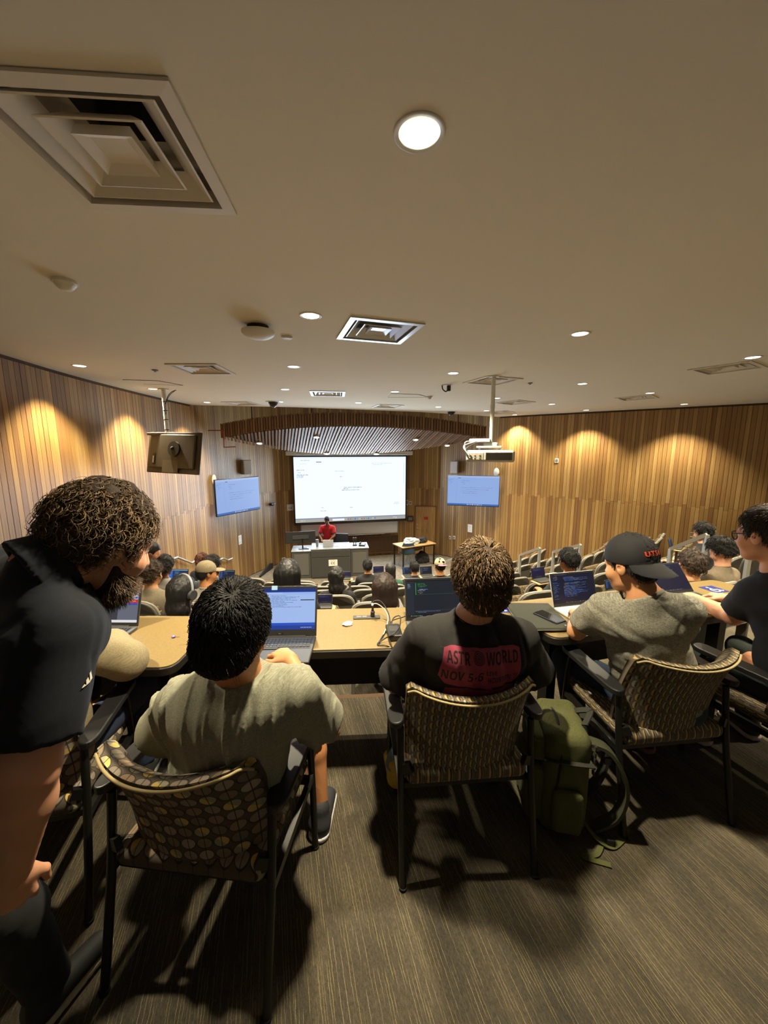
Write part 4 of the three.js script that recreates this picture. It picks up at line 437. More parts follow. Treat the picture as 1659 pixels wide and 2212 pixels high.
const keyGeo = new THREE.BoxGeometry(0.0145, 0.003, 0.0145), keyWide = new THREE.BoxGeometry(0.075, 0.003, 0.0145);
const keyInk = mat('#1c1c1e', 0.6), keyWhite = mat('#c9cbca', 0.55);
function laptop(label, hingeL, hingeR, o = {}) { // hinge ends on the desk (world), base towards the sitter (+z)
  const q = quadFrame(hingeL, hingeR), w = o.w ?? q.w, d = o.d ?? 0.235, lid = o.lid ?? 0.22, open = (o.open ?? 105) * Math.PI / 180, body = o.body ?? (M.laptopDark ??= mat('#3a3b3e', 0.45, { metalness: 0.4 })), g = thing('laptop', label, 'laptop', V3(q.c.x, hingeL.y, q.c.z), q.a, o.group);
  const b = part('base', rb(w, 0.016, d, 0.006, 0, 0.008, d / 2), body, g);
  if (o.keys) { const nx = Math.floor((w - 0.03) / 0.0178), km = o.keyMat ?? keyInk; part('keyboard_deck', rb(nx * 0.0178 + 0.006, 0.001, 6 * 0.0178, 0.0004, 0, 0.0165, 0.075), o.deck ?? M.black, b); for (let r = 0; r < 5; r++) for (let i = 0; i < nx; i++) part('key', keyGeo, km, b, [(i - (nx - 1) / 2) * 0.0178, 0.0182, 0.037 + r * 0.0178]); part('space_bar', keyWide, km, b, [-0.02, 0.0182, 0.037 + 5 * 0.0178]); part('touchpad', rb(0.11, 0.001, 0.065, 0.0004, -0.01, 0.0165, d - 0.045), o.pad ?? body, b); }
  else part('keyboard', rb(w * 0.88, 0.002, d * 0.42, 0.0008, 0, 0.0165, d * 0.36), M.black, b);
  const L = new THREE.Group(); L.name = 'lid'; g.add(L); L.position.set(0, 0.014, 0); L.rotation.x = Math.PI / 2 - open;
  part('shell', rb(w, lid, 0.007, 0.003, 0, lid / 2, -0.004), o.shell ?? body, L); part('bezel', rb(w - 0.004, lid - 0.004, 0.002, 0.0008, 0, lid / 2, 0.0005), M.black, L); const bt = o.chin ?? 0.02;
  part('screen', new THREE.PlaneGeometry(w - 0.018, lid - bt - 0.012), glow(o.tex, o.k ?? 0.75), L, [0, lid / 2 + (bt - 0.012) / 2, 0.0022]); part('hinge', cyl(0.006, 0.006, w * 0.7, 0, 0, -0.002, 0, Math.PI / 2), M.black, L);
  if (o.light) { const l = areaLight(L, w - 0.03, lid - 0.03, o.lightColor ?? new THREE.Color(0.6, 0.75, 1), o.light, 0.012); l.position.y = lid / 2; }
  if (o.extra) o.extra(L, w, lid); return g;
}
const dy = DESK + 0.001;
laptop('grey laptop with a red and blue web page beside the khaki sleeve', P(-1.66, 1.97, dy), P(-1.335, 1.965, dy), { tex: SCR.mac, d: 0.22, lid: 0.22, open: 108, keys: true, body: mat('#5a5c60', 0.4, { metalness: 0.5 }), light: 1.6, k: 0.8 });
M.logoInk = mat('#8a8a8a', 0.5);
laptop('black laptop with a blue terminal window overhanging the desk edge', P(-0.72, 1.84, dy), P(-0.348, 1.855, dy), { tex: SCR.term, d: 0.25, lid: 0.255, open: 112, chin: 0.034, keys: true, body: mat('#2a2a2c', 0.5), light: 2.4, k: 0.85, extra: (L, w) => { part('maker_mark', bx(0.03, 0.006, 0.0006, 0.0, 0.015, 0.0024), mat('#9a9a9a', 0.4, { map: canvasTex(96, 24, (g, a, b) => { g.fillStyle = '#1a1a1a'; g.fillRect(0, 0, a, b); g.fillStyle = '#d0d0d0'; g.font = 'bold 22px sans-serif'; g.textAlign = 'center'; g.fillText('DELL', a / 2, 20); }) }), L); part('corner_sticker', bx(0.03, 0.022, 0.0008, w * 0.02 - 0.045, 0.246, 0.0024), mat('#8fb4d8', 0.6), L); } });
laptop('dark laptop with green code before the man with the red back print', P(0.122, 2.03, dy), P(0.482, 2.065, dy), { tex: SCR.editor, d: 0.235, lid: 0.235, open: 106, keys: true, body: mat('#6b6d70', 0.4, { metalness: 0.5 }), shell: M.laptopDark, light: 0.5 });
laptop('white-keyed laptop with dark blue code before the capped man', P(1.03, 2.215, dy), P(1.34, 2.29, dy), { tex: SCR.blue, d: 0.225, lid: 0.205, open: 108, keys: true, keyMat: keyWhite, deck: M.white, body: mat('#c5c7c6', 0.45), shell: mat('#b4b6b6', 0.4), light: 0.5 });
laptop('dark laptop under the hands of the man with glasses', P(1.79, 2.41, dy), P(2.1, 2.49, dy), { tex: SCR.purple, d: 0.21, lid: 0.215, open: 128, body: mat('#4a4b50', 0.45), light: 0.4 });
// ---------------------------------------------------------------- things on the desks
const deskAt = (px, py, h = 0.001) => onY(px, py, DESK + h);
const wheelTex = canvasTex(128, 128, (g, w, h) => { g.fillStyle = '#23307a'; g.fillRect(0, 0, w, h); g.strokeStyle = '#f0f2f6'; g.fillStyle = '#f0f2f6'; g.lineWidth = 9; g.beginPath(); g.arc(56, 80, 28, 0.2, 4.6); g.stroke(); g.beginPath(); g.arc(56, 22, 9, 0, 7); g.fill(); g.beginPath(); g.moveTo(56, 36); g.lineTo(58, 70); g.lineTo(86, 70); g.lineTo(98, 102); g.lineTo(110, 98); g.stroke(); });
for (const [x, y, r, l] of [[1076, 1315, 0.1, 'blue wheelchair-access sticker behind the man with the red back print'], [1542, 1273, 0.25, 'blue wheelchair-access sticker beyond the hands of the man with glasses']]) { const o = solo('access_sticker', l, 'sticker', bx(0.12, 0.0015, 0.12), mat('#ffffff', 0.5, { map: wheelTex }), deskAt(x, y), r); }
{ const o = thing('tablet_sleeve', 'dark grey zipped tablet sleeve across two desks', 'sleeve', deskAt(1160, 1335), -0.02); part('cover', rb(0.27, 0.022, 0.35, 0.011, 0, 0.012, 0, 0, 0, 0, 3), mat('#2e3029', 0.9), o); part('zip', [tube([[-0.132, 0.012, -0.16], [-0.137, 0.012, 0], [-0.132, 0.012, 0.165], [0, 0.012, 0.178], [0.13, 0.012, 0.168]], 0.003, 40, 6)], mat('#55543f', 0.6), o); part('zip_pull', rb(0.008, 0.03, 0.004, 0.002, -0.09, -0.002, 0.182), M.steel, o); part('corner_label', bx(0.008, 0.001, 0.008, 0.1, 0.0236, 0.14), M.steel, o); }
{ const o = thing('phone', 'black phone lying on the dark sleeve', 'phone', deskAt(1186, 1334, 0.0245), 0.5); part('case', rb(0.078, 0.009, 0.16, 0.004, 0, 0.0045, 0), mat('#1b2233', 0.5), o); part('phone_glass', rb(0.072, 0.001, 0.154, 0.0004, 0, 0.0092, 0), mat('#0a0b0d', 0.08), o); }
{ const c = deskAt(792, 1334), o = thing('power_box', 'grey desk power box with sockets', 'socket', c, 0.06); part('plate', rb(0.155, 0.006, 0.045, 0.003, 0, 0.003, 0), mat('#3d3c39', 0.5), o); for (const x of [-0.045, -0.012]) part('socket_face', [bx(0.026, 0.002, 0.02, x, 0.0065, 0)], M.grey, o); const pl = thing('power_plug', 'black plug standing in the desk power box', 'plug', c.clone().add(V3(0.035, 0.0065, 0)), 0); part('body', rb(0.024, 0.034, 0.024, 0.006, 0, 0.017, 0), M.blackPlastic, pl); part('strain_relief', cyl(0.005, 0.008, 0.028, 0, 0.048, 0), M.blackPlastic, pl); }
{ const c = deskAt(851, 1372), o = thing('charger_brick', 'black laptop charger brick tangled in its cables', 'charger', c, 0.12); part('brick', rb(0.075, 0.032, 0.14, 0.008, 0, 0.017, 0), M.blackPlastic, o); part('rating_label', bx(0.05, 0.0006, 0.06, 0, 0.0332, -0.01), mat('#2b2b2d', 0.7), o);
  const L = (pts) => pts.map(([x, y, h]) => onY(x, y, DESK + h).sub(c).applyAxisAngle(V3(0, 1, 0), -0.12));
  part('mains_cable', tube(L([[804, 1313, 0.06], [806, 1300, 0.085], [820, 1298, 0.09], [836, 1318, 0.06], [842, 1345, 0.02], [834, 1362, 0.006], [822, 1382, 0.008], [818, 1392, 0.004], [836, 1412, -0.06], [851, 1420, -0.14]]), 0.0034, 90, 7), M.black, o); part('mains_cable', tube(L([[845, 1354, 0.02], [850, 1335, 0.05], [862, 1330, 0.06], [864, 1350, 0.05], [852, 1368, 0.045], [830, 1380, 0.02], [815, 1392, 0.006], [838, 1396, 0.004], [860, 1418, -0.06]]), 0.0032, 90, 7), M.black, o); part('output_cable', tube(L([[862, 1392, 0.02], [866, 1410, -0.03], [858, 1425, -0.1], [848, 1400, 0.004], [838, 1366, 0.02], [846, 1342, 0.03], [868, 1334, 0.02], [880, 1330, 0.012]]), 0.0028, 90, 7), M.black, o); }
{ const pts = [[803, 1306, 0.075], [812, 1304, 0.08], [826, 1312, 0.07], [838, 1330, 0.045], [836, 1350, 0.02], [828, 1372, 0.006]].map(([x, y, h]) => onY(x, y, DESK + h)); const o = thing('usb_cable', 'light grey cable looping from the desk power box', 'cable', pts[0]); part('cord', tube(pts.map((p) => p.clone().sub(pts[0])), 0.003, 50, 7), mat('#b9b4a4', 0.6), o); part('connector', rb(0.012, 0.01, 0.024, 0.003, 0.004, 0, 0), M.white, o); }
solo('crumpled_paper', 'small crumpled white paper scrap on the middle desk', 'paper', (() => { const g = new THREE.IcosahedronGeometry(0.017, 2), p = g.attributes.position; for (let i = 0; i < p.count; i++) { const n = 1 + 0.35 * vnoise(p.getX(i) * 150, p.getY(i) * 150, p.getZ(i) * 150); p.setXYZ(i, p.getX(i) * n * 1.7, p.getY(i) * n * 0.4 + 0.006, p.getZ(i) * n * 1.4); } g.computeVertexNormals(); return g; })(), M.paper, deskAt(751, 1349), 0.3);
{ const o = thing('flower_pin', 'tiny purple and white flower pin on the left desk', 'pin', deskAt(375, 1377)); part('petals', [0, 1, 2, 3, 4].map((i) => new THREE.SphereGeometry(0.0045, 8, 6).translate(0.006 * Math.sin(i * 1.257), 0.004, 0.006 * Math.cos(i * 1.257))), mat('#6c55b8', 0.5), o); part('centre', new THREE.SphereGeometry(0.004, 8, 6).translate(0, 0.006, 0), M.white, o); part('stem', bar([0, 0.003, 0], [0.03, 0.003, -0.004], 0.0012, 6), mat('#6b5a3a', 0.6), o); }
// ---------------------------------------------------------------- figures: distance fields meshed into continuous surfaces
class Field {
  constructor(lo, hi, cell) { this.lo = lo; this.c = cell; this.n = [0, 1, 2].map((i) => Math.ceil((hi[i] - lo[i]) / cell) + 2); this.d = new Float32Array(this.n[0] * this.n[1] * this.n[2]).fill(0.2); }
  loop(a, b, fn) { const { lo, c, n, d } = this, s = [0, 1, 2].map((i) => Math.max(0, Math.floor((a[i] - lo[i]) / c))), e = [0, 1, 2].map((i) => Math.min(n[i] - 1, Math.ceil((b[i] - lo[i]) / c))); for (let z = s[2]; z <= e[2]; z++) for (let y = s[1]; y <= e[1]; y++) { let i = (z * n[1] + y) * n[0] + s[0]; for (let x = s[0]; x <= e[0]; x++, i++) d[i] = fn(lo[0] + x * c, lo[1] + y * c, lo[2] + z * c, d[i]); } return this; }
  static smin(a, b, k) { const h = Math.max(k - Math.abs(a - b), 0) / k; return Math.min(a, b) - h * h * k * 0.25; }
  cone(a, b, ra, rb, k = 0.02, lat = null, s = 1) {
    const m = Math.max(ra, rb) * Math.max(1, s) + k + this.c * 3, dx = b.x - a.x, dy = b.y - a.y, dz = b.z - a.z, L2 = dx * dx + dy * dy + dz * dz || 1e-9;
    return this.loop([Math.min(a.x, b.x) - m, Math.min(a.y, b.y) - m, Math.min(a.z, b.z) - m], [Math.max(a.x, b.x) + m, Math.max(a.y, b.y) + m, Math.max(a.z, b.z) + m], (x, y, z, d) => { const px = x - a.x, py = y - a.y, pz = z - a.z, t = Math.max(0, Math.min(1, (px * dx + py * dy + pz * dz) / L2)); let qx = px - dx * t, qy = py - dy * t, qz = pz - dz * t; if (lat) { const l = qx * lat.x + qy * lat.y + qz * lat.z, f = l / s - l; qx += lat.x * f; qy += lat.y * f; qz += lat.z * f; } return Field.smin(d, Math.sqrt(qx * qx + qy * qy + qz * qz) - (ra + (rb - ra) * t), k); });
  }
  ell(c, r, B, k = 0.02) { const m = Math.max(...r) + k + this.c * 3, [X, Y, Z] = B; return this.loop([c.x - m, c.y - m, c.z - m], [c.x + m, c.y + m, c.z + m], (x, y, z, d) => { const px = x - c.x, py = y - c.y, pz = z - c.z, a = (px * X.x + py * X.y + pz * X.z), b = (px * Y.x + py * Y.y + pz * Y.z), e = (px * Z.x + py * Z.y + pz * Z.z); const k0 = Math.hypot(a / r[0], b / r[1], e / r[2]), k1 = Math.hypot(a / r[0] ** 2, b / r[1] ** 2, e / r[2] ** 2) || 1e-9; return Field.smin(d, k0 < 1e-6 ? -Math.min(...r) : k0 * (k0 - 1) / k1, k); }); }
  sub(c, r, k = 0.01) { const m = r + k + this.c * 3; return this.loop([c.x - m, c.y - m, c.z - m], [c.x + m, c.y + m, c.z + m], (x, y, z, d) => -Field.smin(-d, Math.hypot(x - c.x, y - c.y, z - c.z) - r, k)); }
  each(fn) { const hi = [0, 1, 2].map((i) => this.lo[i] + this.n[i] * this.c); return this.loop(this.lo, hi, (x, y, z, d) => d > 0.07 ? d : fn(x, y, z, d)); }
  cut(o, nrm) { return this.each((x, y, z, d) => Math.max(d, (x - o.x) * nrm.x + (y - o.y) * nrm.y + (z - o.z) * nrm.z)); }
  cutNear(o, nrm, R) { return this.each((x, y, z, d) => { const px = x - o.x, py = y - o.y, pz = z - o.z; if (px * px + py * py + pz * pz > R * R) return d; return Math.max(d, px * nrm.x + py * nrm.y + pz * nrm.z); }); }
  sample(p) { const { lo, c, n, d } = this, g = [(p.x - lo[0]) / c, (p.y - lo[1]) / c, (p.z - lo[2]) / c]; for (let i = 0; i < 3; i++) if (g[i] < 0 || g[i] > n[i] - 2) return 0.2; const [X, Y, Z] = g.map(Math.floor), [u, v, w] = [g[0] - X, g[1] - Y, g[2] - Z], at = (i, j, k) => d[((Z + k) * n[1] + Y + j) * n[0] + X + i]; let r = 0; for (let i = 0; i < 2; i++) for (let j = 0; j < 2; j++) for (let k = 0; k < 2; k++) r += at(i, j, k) * (i ? u : 1 - u) * (j ? v : 1 - v) * (k ? w : 1 - w); return r; }
  mesh(uvk = 4) {
    const { lo, c, n, d } = this, [nx, ny, nz] = n, idx = new Int32Array(d.length).fill(-1), pos = [], tri = [], off = [0, 1, nx, nx + 1, nx * ny, nx * ny + 1, nx * ny + nx, nx * ny + nx + 1], E = [[0, 1], [2, 3], [4, 5], [6, 7], [0, 2], [1, 3], [4, 6], [5, 7], [0, 4], [1, 5], [2, 6], [3, 7]];
    for (let z = 0; z < nz - 1; z++) for (let y = 0; y < ny - 1; y++) for (let x = 0; x < nx - 1; x++) { const i = (z * ny + y) * nx + x; if (d[i] > 0.09 || d[i] < -0.09) continue; let m = 0; for (let k = 0; k < 8; k++) if (d[i + off[k]] < 0) m |= 1 << k; if (!m || m === 255) continue; let sx = 0, sy = 0, sz = 0, q = 0; for (const [a, b] of E) { if (!((m >> a & 1) ^ (m >> b & 1))) continue; const va = d[i + off[a]], vb = d[i + off[b]], t = va / (va - vb); sx += (a & 1) + ((b & 1) - (a & 1)) * t; sy += (a >> 1 & 1) + ((b >> 1 & 1) - (a >> 1 & 1)) * t; sz += (a >> 2) + ((b >> 2) - (a >> 2)) * t; q++; } idx[i] = pos.length / 3; pos.push(lo[0] + (x + sx / q) * c, lo[1] + (y + sy / q) * c, lo[2] + (z + sz / q) * c); }
    const quad = (a, b, e, f, flip) => { if (a < 0 || b < 0 || e < 0 || f < 0) return; flip ? tri.push(a, e, b, a, f, e) : tri.push(a, b, e, a, e, f); };
    for (let z = 1; z < nz - 1; z++) for (let y = 1; y < ny - 1; y++) for (let x = 1; x < nx - 1; x++) { const i = (z * ny + y) * nx + x, s = d[i] < 0; if (s !== (d[i + 1] < 0)) quad(idx[i], idx[i - nx], idx[i - nx - nx * ny], idx[i - nx * ny], s); if (s !== (d[i + nx] < 0)) quad(idx[i], idx[i - nx * ny], idx[i - 1 - nx * ny], idx[i - 1], s); if (s !== (d[i + nx * ny] < 0)) quad(idx[i], idx[i - 1], idx[i - 1 - nx], idx[i - nx], s); }
    const g = new THREE.BufferGeometry(); g.setAttribute('position', new THREE.Float32BufferAttribute(pos, 3)); const uv = new Float32Array(pos.length / 3 * 2); for (let i = 0; i < uv.length / 2; i++) { uv[2 * i] = (pos[3 * i] + pos[3 * i + 2] * 0.6) * uvk; uv[2 * i + 1] = (pos[3 * i + 1] + pos[3 * i + 2] * 0.3) * uvk; } g.setAttribute('uv', new THREE.Float32BufferAttribute(uv, 2)); g.setIndex(tri); g.computeVertexNormals(); return g;
  }
}
const fieldFor = (pts, m, cell) => new Field([0, 1, 2].map((i) => Math.min(...pts.map((p) => p.getComponent(i))) - m), [0, 1, 2].map((i) => Math.max(...pts.map((p) => p.getComponent(i))) + m), cell);
const UPV = V3(0, 1, 0);
const lerp3 = (a, b, t) => a.clone().lerp(b, t);
const reorigin = (g, o) => g.translate(-o.x, -o.y, -o.z);
// head basis: X to the person's right, Y up, Z out of the face
function headBasis(face, roll = 0) { const Z = face.clone().normalize(); let X = Z.clone().cross(UPV).normalize(); let Y = X.clone().cross(Z).normalize(); if (roll) { X.applyAxisAngle(Z, roll); Y.applyAxisAngle(Z, roll); } return [X, Y, Z]; }
const hp = (C, B, x, y, z, s = 1) => C.clone().addScaledVector(B[0], x * s).addScaledVector(B[1], y * s).addScaledVector(B[2], z * s);
function addHead(F, C, B, neck, s = 1, beard = 0) {
  const e = (x, y, z, a, b, c, k = 0.03) => F.ell(hp(C, B, x, y, z, s), [a * s, b * s, c * s], B, k);
  e(0, 0.03, -0.012, 0.075, 0.092, 0.096); e(0, -0.03, 0.03, 0.061, 0.085, 0.066); e(0, -0.085, 0.042, 0.05, 0.036, 0.05); e(0, -0.105, 0.072, 0.024, 0.018, 0.02);
  F.cone(hp(C, B, -0.034, 0.014, 0.078, s), hp(C, B, 0.034, 0.014, 0.078, s), 0.014 * s, 0.014 * s, 0.02); F.cone(hp(C, B, 0, 0.004, 0.094, s), hp(C, B, 0, -0.034, 0.113, s), 0.008 * s, 0.012 * s, 0.012); F.ell(hp(C, B, 0, -0.04, 0.1, s), [0.019 * s, 0.01 * s, 0.014 * s], B, 0.01);
  for (const q of [-1, 1]) { F.sub(hp(C, B, q * 0.031, -0.004, 0.102, s), 0.014 * s, 0.014); e(q * 0.045, -0.04, 0.066, 0.022, 0.022, 0.022, 0.03); F.ell(hp(C, B, q * 0.079, -0.012, -0.006, s), [0.01 * s, 0.034 * s, 0.021 * s], B, 0.008); F.sub(hp(C, B, q * 0.09, -0.01, -0.002, s), 0.01 * s, 0.006); }
  F.cone(hp(C, B, -0.018, -0.069, 0.09, s), hp(C, B, 0.018, -0.069, 0.09, s), 0.008 * s, 0.008 * s, 0.008); F.loop([C.x - 0.15, C.y - 0.15, C.z - 0.15], [C.x + 0.15, C.y + 0.15, C.z + 0.15], (x, y, z, d) => d);
  if (neck) F.cone(hp(C, B, 0, -0.05, -0.025, s), neck, 0.05 * s, 0.054 * s, 0.02);
}
function addHand(F, W, dir, back, side, curl = 0.4, s = 1) { // W wrist, dir towards the knuckles, back = normal of the back of the hand, side +1 right
  const Y = dir.clone().normalize(), Z = back.clone().addScaledVector(Y, -back.dot(Y)).normalize(), X = Y.clone().cross(Z).normalize().multiplyScalar(side), at = (x, y, z) => W.clone().addScaledVector(X, x * s).addScaledVector(Y, y * s).addScaledVector(Z, z * s);
  F.cone(at(0, 0, 0), at(0, 0.03, 0), 0.024 * s, 0.022 * s, 0.015, X, 1.2); F.cone(at(0, 0.03, 0), at(0.0, 0.08, 0.002), 0.017 * s, 0.014 * s, 0.018, X, 2.2);
  [[-0.03, 0.078, 0.068], [-0.01, 0.086, 0.078], [0.011, 0.084, 0.072], [0.03, 0.074, 0.056]].forEach(([x, y, L], i) => { const a = curl * (1 + i * 0.12), k = at(x, y, 0), m = at(x * 1.15, y + L * 0.5 * Math.cos(a), -L * 0.5 * Math.sin(a)), t = at(x * 1.2, y + L * 0.5 * Math.cos(a) + L * 0.5 * Math.cos(a * 2.1), -L * 0.5 * Math.sin(a) - L * 0.5 * Math.sin(a * 2.1)); F.cone(at(x * 0.8, y - 0.03, 0), k, 0.009 * s, 0.0095 * s, 0.01); F.cone(k, m, 0.0092 * s, 0.0085 * s, 0.004); F.cone(m, t, 0.0084 * s, 0.0068 * s, 0.004); });
  F.cone(at(-0.02, 0.02, -0.004), at(-0.052, 0.056, -0.012), 0.014 * s, 0.0105 * s, 0.012); F.cone(at(-0.052, 0.056, -0.012), at(-0.058, 0.09, -0.018), 0.0102 * s, 0.0075 * s, 0.004);
}
function handGeo(W, dir, back, side, curl, fore, cell = 0.0035) { const F = fieldFor([W, W.clone().addScaledVector(dir.clone().normalize(), 0.13), fore], 0.085, cell); F.cone(fore, W, 0.032, 0.026, 0.01); addHand(F, W, dir, back, side, curl); F.cut(lerp3(fore, W, 0.1), fore.clone().sub(W).normalize()); return F.mesh(); }
// hair over the skull; bottom(z) is the hairline in head space
const hairLine = (z, nape = -0.075, front = 0.062) => { const P_ = [[-0.2, nape], [-0.06, nape + 0.012], [-0.02, -0.03], [0.012, 0.0], [0.03, -0.02], [0.045, 0.03], [0.07, front - 0.005], [0.2, front + 0.01]]; for (let i = 0; i + 1 < P_.length; i++) if (z <= P_[i + 1][0]) { const [a, b] = [P_[i], P_[i + 1]]; return a[1] + (b[1] - a[1]) * (z - a[0]) / (b[0] - a[0]); } return front; };
function hairShell(C, B, o = {}) {
  const s = o.s ?? 1, th = o.th ?? 0.012, cell = o.cell ?? 0.006, F = fieldFor([hp(C, B, 0, 0, 0), ...(o.extra ?? []).flatMap((e) => [e[0], e[1]])], 0.15 + th, cell);
  F.ell(hp(C, B, 0, 0.032, -0.014, s), [(0.077 + th) * s, (0.094 + th * (o.top ?? 1.2)) * s, (0.098 + th) * s], B, 0.02); F.ell(hp(C, B, 0, -0.02, -0.05, s), [(0.06 + th) * s, (0.06 + th * 0.5) * s, (0.055 + th) * s], B, 0.03);
  F.each((x, y, z, d) => { const p = V3(x, y, z).sub(C), lx = p.dot(B[0]) / s, ly = p.dot(B[1]) / s, lz = p.dot(B[2]) / s; return Math.max(d, (hairLine(lz, o.nape, o.front) - ly) * 0.75 * s); });
  for (const [a, b, ra, rb] of o.extra ?? []) F.cone(a, b, ra, rb, 0.04, o.lat, o.flat ?? 1.3);
  if (o.noise) { const [amp, fr] = o.noise; F.each((x, y, z, d) => d - amp * vnoise(x * fr, y * fr * (o.stretch ?? 1), z * fr) - amp * 0.5 * vnoise(x * fr * 2.3 + 5, y * fr * 2.3 * (o.stretch ?? 1), z * fr * 2.3)); }
  return F.mesh();
}
// strands of hair as thin tapered three-sided tubes with a little variation of tone
function strandMesh(curves, r0, c0, c1) {
  const pos = [], col = [], id = []; const T = V3(), A = V3(), Bn = V3();
  for (const { pts, r = r0 } of curves) { const tone = rnd(), cr = c0.r + (c1.r - c0.r) * tone, cg = c0.g + (c1.g - c0.g) * tone, cb = c0.b + (c1.b - c0.b) * tone, base = pos.length / 3, n = pts.length; for (let i = 0; i < n; i++) { T.copy(pts[Math.min(n - 1, i + 1)]).sub(pts[Math.max(0, i - 1)]).normalize(); A.set(0.31, 0.77, 0.55).cross(T).normalize(); Bn.copy(T).cross(A); const R = r * Math.max(0.12, 1 - (i / (n - 1)) ** 2.2); for (let k = 0; k < 3; k++) { const c = Math.cos(k * 2.094) * R, s = Math.sin(k * 2.094) * R; pos.push(pts[i].x + A.x * c + Bn.x * s, pts[i].y + A.y * c + Bn.y * s, pts[i].z + A.z * c + Bn.z * s); col.push(cr, cg, cb); } if (i) for (let k = 0; k < 3; k++) { const a = base + (i - 1) * 3 + k, b = base + (i - 1) * 3 + (k + 1) % 3; id.push(a, b, b + 3, a, b + 3, a + 3); } } }
  const g = new THREE.BufferGeometry(); g.setAttribute('position', new THREE.Float32BufferAttribute(pos, 3)); g.setAttribute('color', new THREE.Float32BufferAttribute(col, 3)); g.setIndex(id); g.computeVertexNormals(); return g;
}
function combed(C, B, n, o) { // short hair flowing away from a whorl
  const out = [], s = o.s ?? 1, R = [0.08, 0.1, 0.102], c0 = [0, 0.032, -0.014], wh = V3(...(o.whorl ?? [0.01, 0.09, -0.07]));
  let guard = 0; while (out.length < n && guard++ < n * 6) { const u = rr(-1, 1), a = rr(0, 6.283), q = Math.sqrt(1 - u * u), N = V3(q * Math.cos(a), u, q * Math.sin(a)); const low = rnd() < 0.3, RR = low ? [0.07, 0.068, 0.066] : R, cc = low ? [0, -0.022, -0.048] : c0; const p = V3(cc[0] + N.x * RR[0], cc[1] + N.y * RR[1], cc[2] + N.z * RR[2]); if (low && (N.z > 0.35 || p.z > -0.02)) continue; if (p.y < hairLine(p.z, o.nape, o.front) + 0.004) continue; const lo_ = low;
    const L = (o.len ?? 0.05) * rr(0.6, 1.15), fl = p.clone().sub(wh); fl.addScaledVector(N, -fl.dot(N)).normalize(); fl.addScaledVector(V3(-N.z, 0, N.x), (o.swirl ?? 0.5)).normalize(); const down = V3(0, -1, 0); down.addScaledVector(N, N.y); fl.addScaledVector(down, o.fall ?? 0.5).normalize(); const jit = V3(rr(-1, 1), rr(-1, 1), rr(-1, 1)).multiplyScalar(o.mess ?? 0.35); fl.add(jit).normalize();
    const pts = []; for (let i = 0; i <= 5; i++) { const t = i / 5, v = p.clone().addScaledVector(fl, L * t); const e = V3((v.x - cc[0]) / RR[0], (v.y - cc[1]) / RR[1], (v.z - cc[2]) / RR[2]), l = e.length(); const want = 1 + (o.lift ?? 0.1) * Math.sin(Math.min(1, t * 1.1) * 2.4) * rr(0.7, 1.25) + 0.03; if (l < want + 0.5) v.set(cc[0] + e.x / l * want * RR[0], cc[1] + e.y / l * want * RR[1], cc[2] + e.z / l * want * RR[2]); pts.push(hp(C, B, v.x, v.y, v.z, s)); }
    out.push({ pts, r: (o.r ?? 0.0011) * rr(0.7, 1.3) }); }
  return out;
}
function curls(C, B, n, o) {
  const out = [], R = [0.083, 0.102, 0.104]; let guard = 0;
  while (out.length < n && guard++ < n * 6) { const u = rr(-1, 1), a = rr(0, 6.283), q = Math.sqrt(1 - u * u), N = V3(q * Math.cos(a), u, q * Math.sin(a)), p = V3(N.x * R[0], 0.032 + N.y * R[1], -0.014 + N.z * R[2]); if (p.y < hairLine(p.z, o.nape ?? -0.09, o.front ?? 0.055)) continue;
    const ax = N.clone().add(V3(rr(-1, 1), rr(-0.9, 0.5), rr(-1, 1)).multiplyScalar(0.8)).normalize(), A = V3(0.3, 0.5, 0.8).cross(ax).normalize(), D = ax.clone().cross(A), L = rr(0.35, 1) * (o.len ?? 0.06), rad = rr(0.005, 0.011), turns = rr(1.2, 2.6), ph = rr(0, 6.3), pts = []; for (let i = 0; i <= 11; i++) { const t = i / 11, w = ph + t * turns * 6.283, k = rad * Math.min(1, t * 3); const v = p.clone().addScaledVector(ax, L * t * (1 - 0.25 * t)).addScaledVector(A, Math.cos(w) * k).addScaledVector(D, Math.sin(w) * k); v.y -= 0.018 * t * t; pts.push(hp(C, B, v.x, v.y, v.z, o.s ?? 1)); } out.push({ pts, r: rr(0.0011, 0.0021) }); }
  return out;
}
function patchOn(F, center, U, Vv, dir, w, h, nu, nv, off = 0.0015) { // a print lying on a field's surface
  const v = [], uv = [], id = []; for (let j = 0; j <= nv; j++) for (let i = 0; i <= nu; i++) { const p = center.clone().addScaledVector(U, (i / nu - 0.5) * w).addScaledVector(Vv, (0.5 - j / nv) * h).addScaledVector(dir, -0.16); let t = 0, d = 1; for (; t < 0.32; t += 0.004) { d = F.sample(p); if (d < 0) break; p.addScaledVector(dir, 0.004); } p.addScaledVector(dir, Math.max(-0.006, d) - off - 0.001); v.push(p.x, p.y, p.z); uv.push(i / nu, 1 - j / nv); }
  for (let j = 0; j < nv; j++) for (let i = 0; i < nu; i++) { const a = j * (nu + 1) + i; id.push(a, a + nu + 1, a + 1, a + 1, a + nu + 1, a + nu + 2); }
  const g = new THREE.BufferGeometry(); g.setAttribute('position', new THREE.Float32BufferAttribute(v, 3)); g.setAttribute('uv', new THREE.Float32BufferAttribute(uv, 2)); g.setIndex(id); g.computeVertexNormals(); return g;
}
const clothTex = (() => { seed = 91; return dataTex(128, 128, (x, y) => { const v = 205 + (rnd() - 0.5) * 60; return [v, v, v]; }); })();
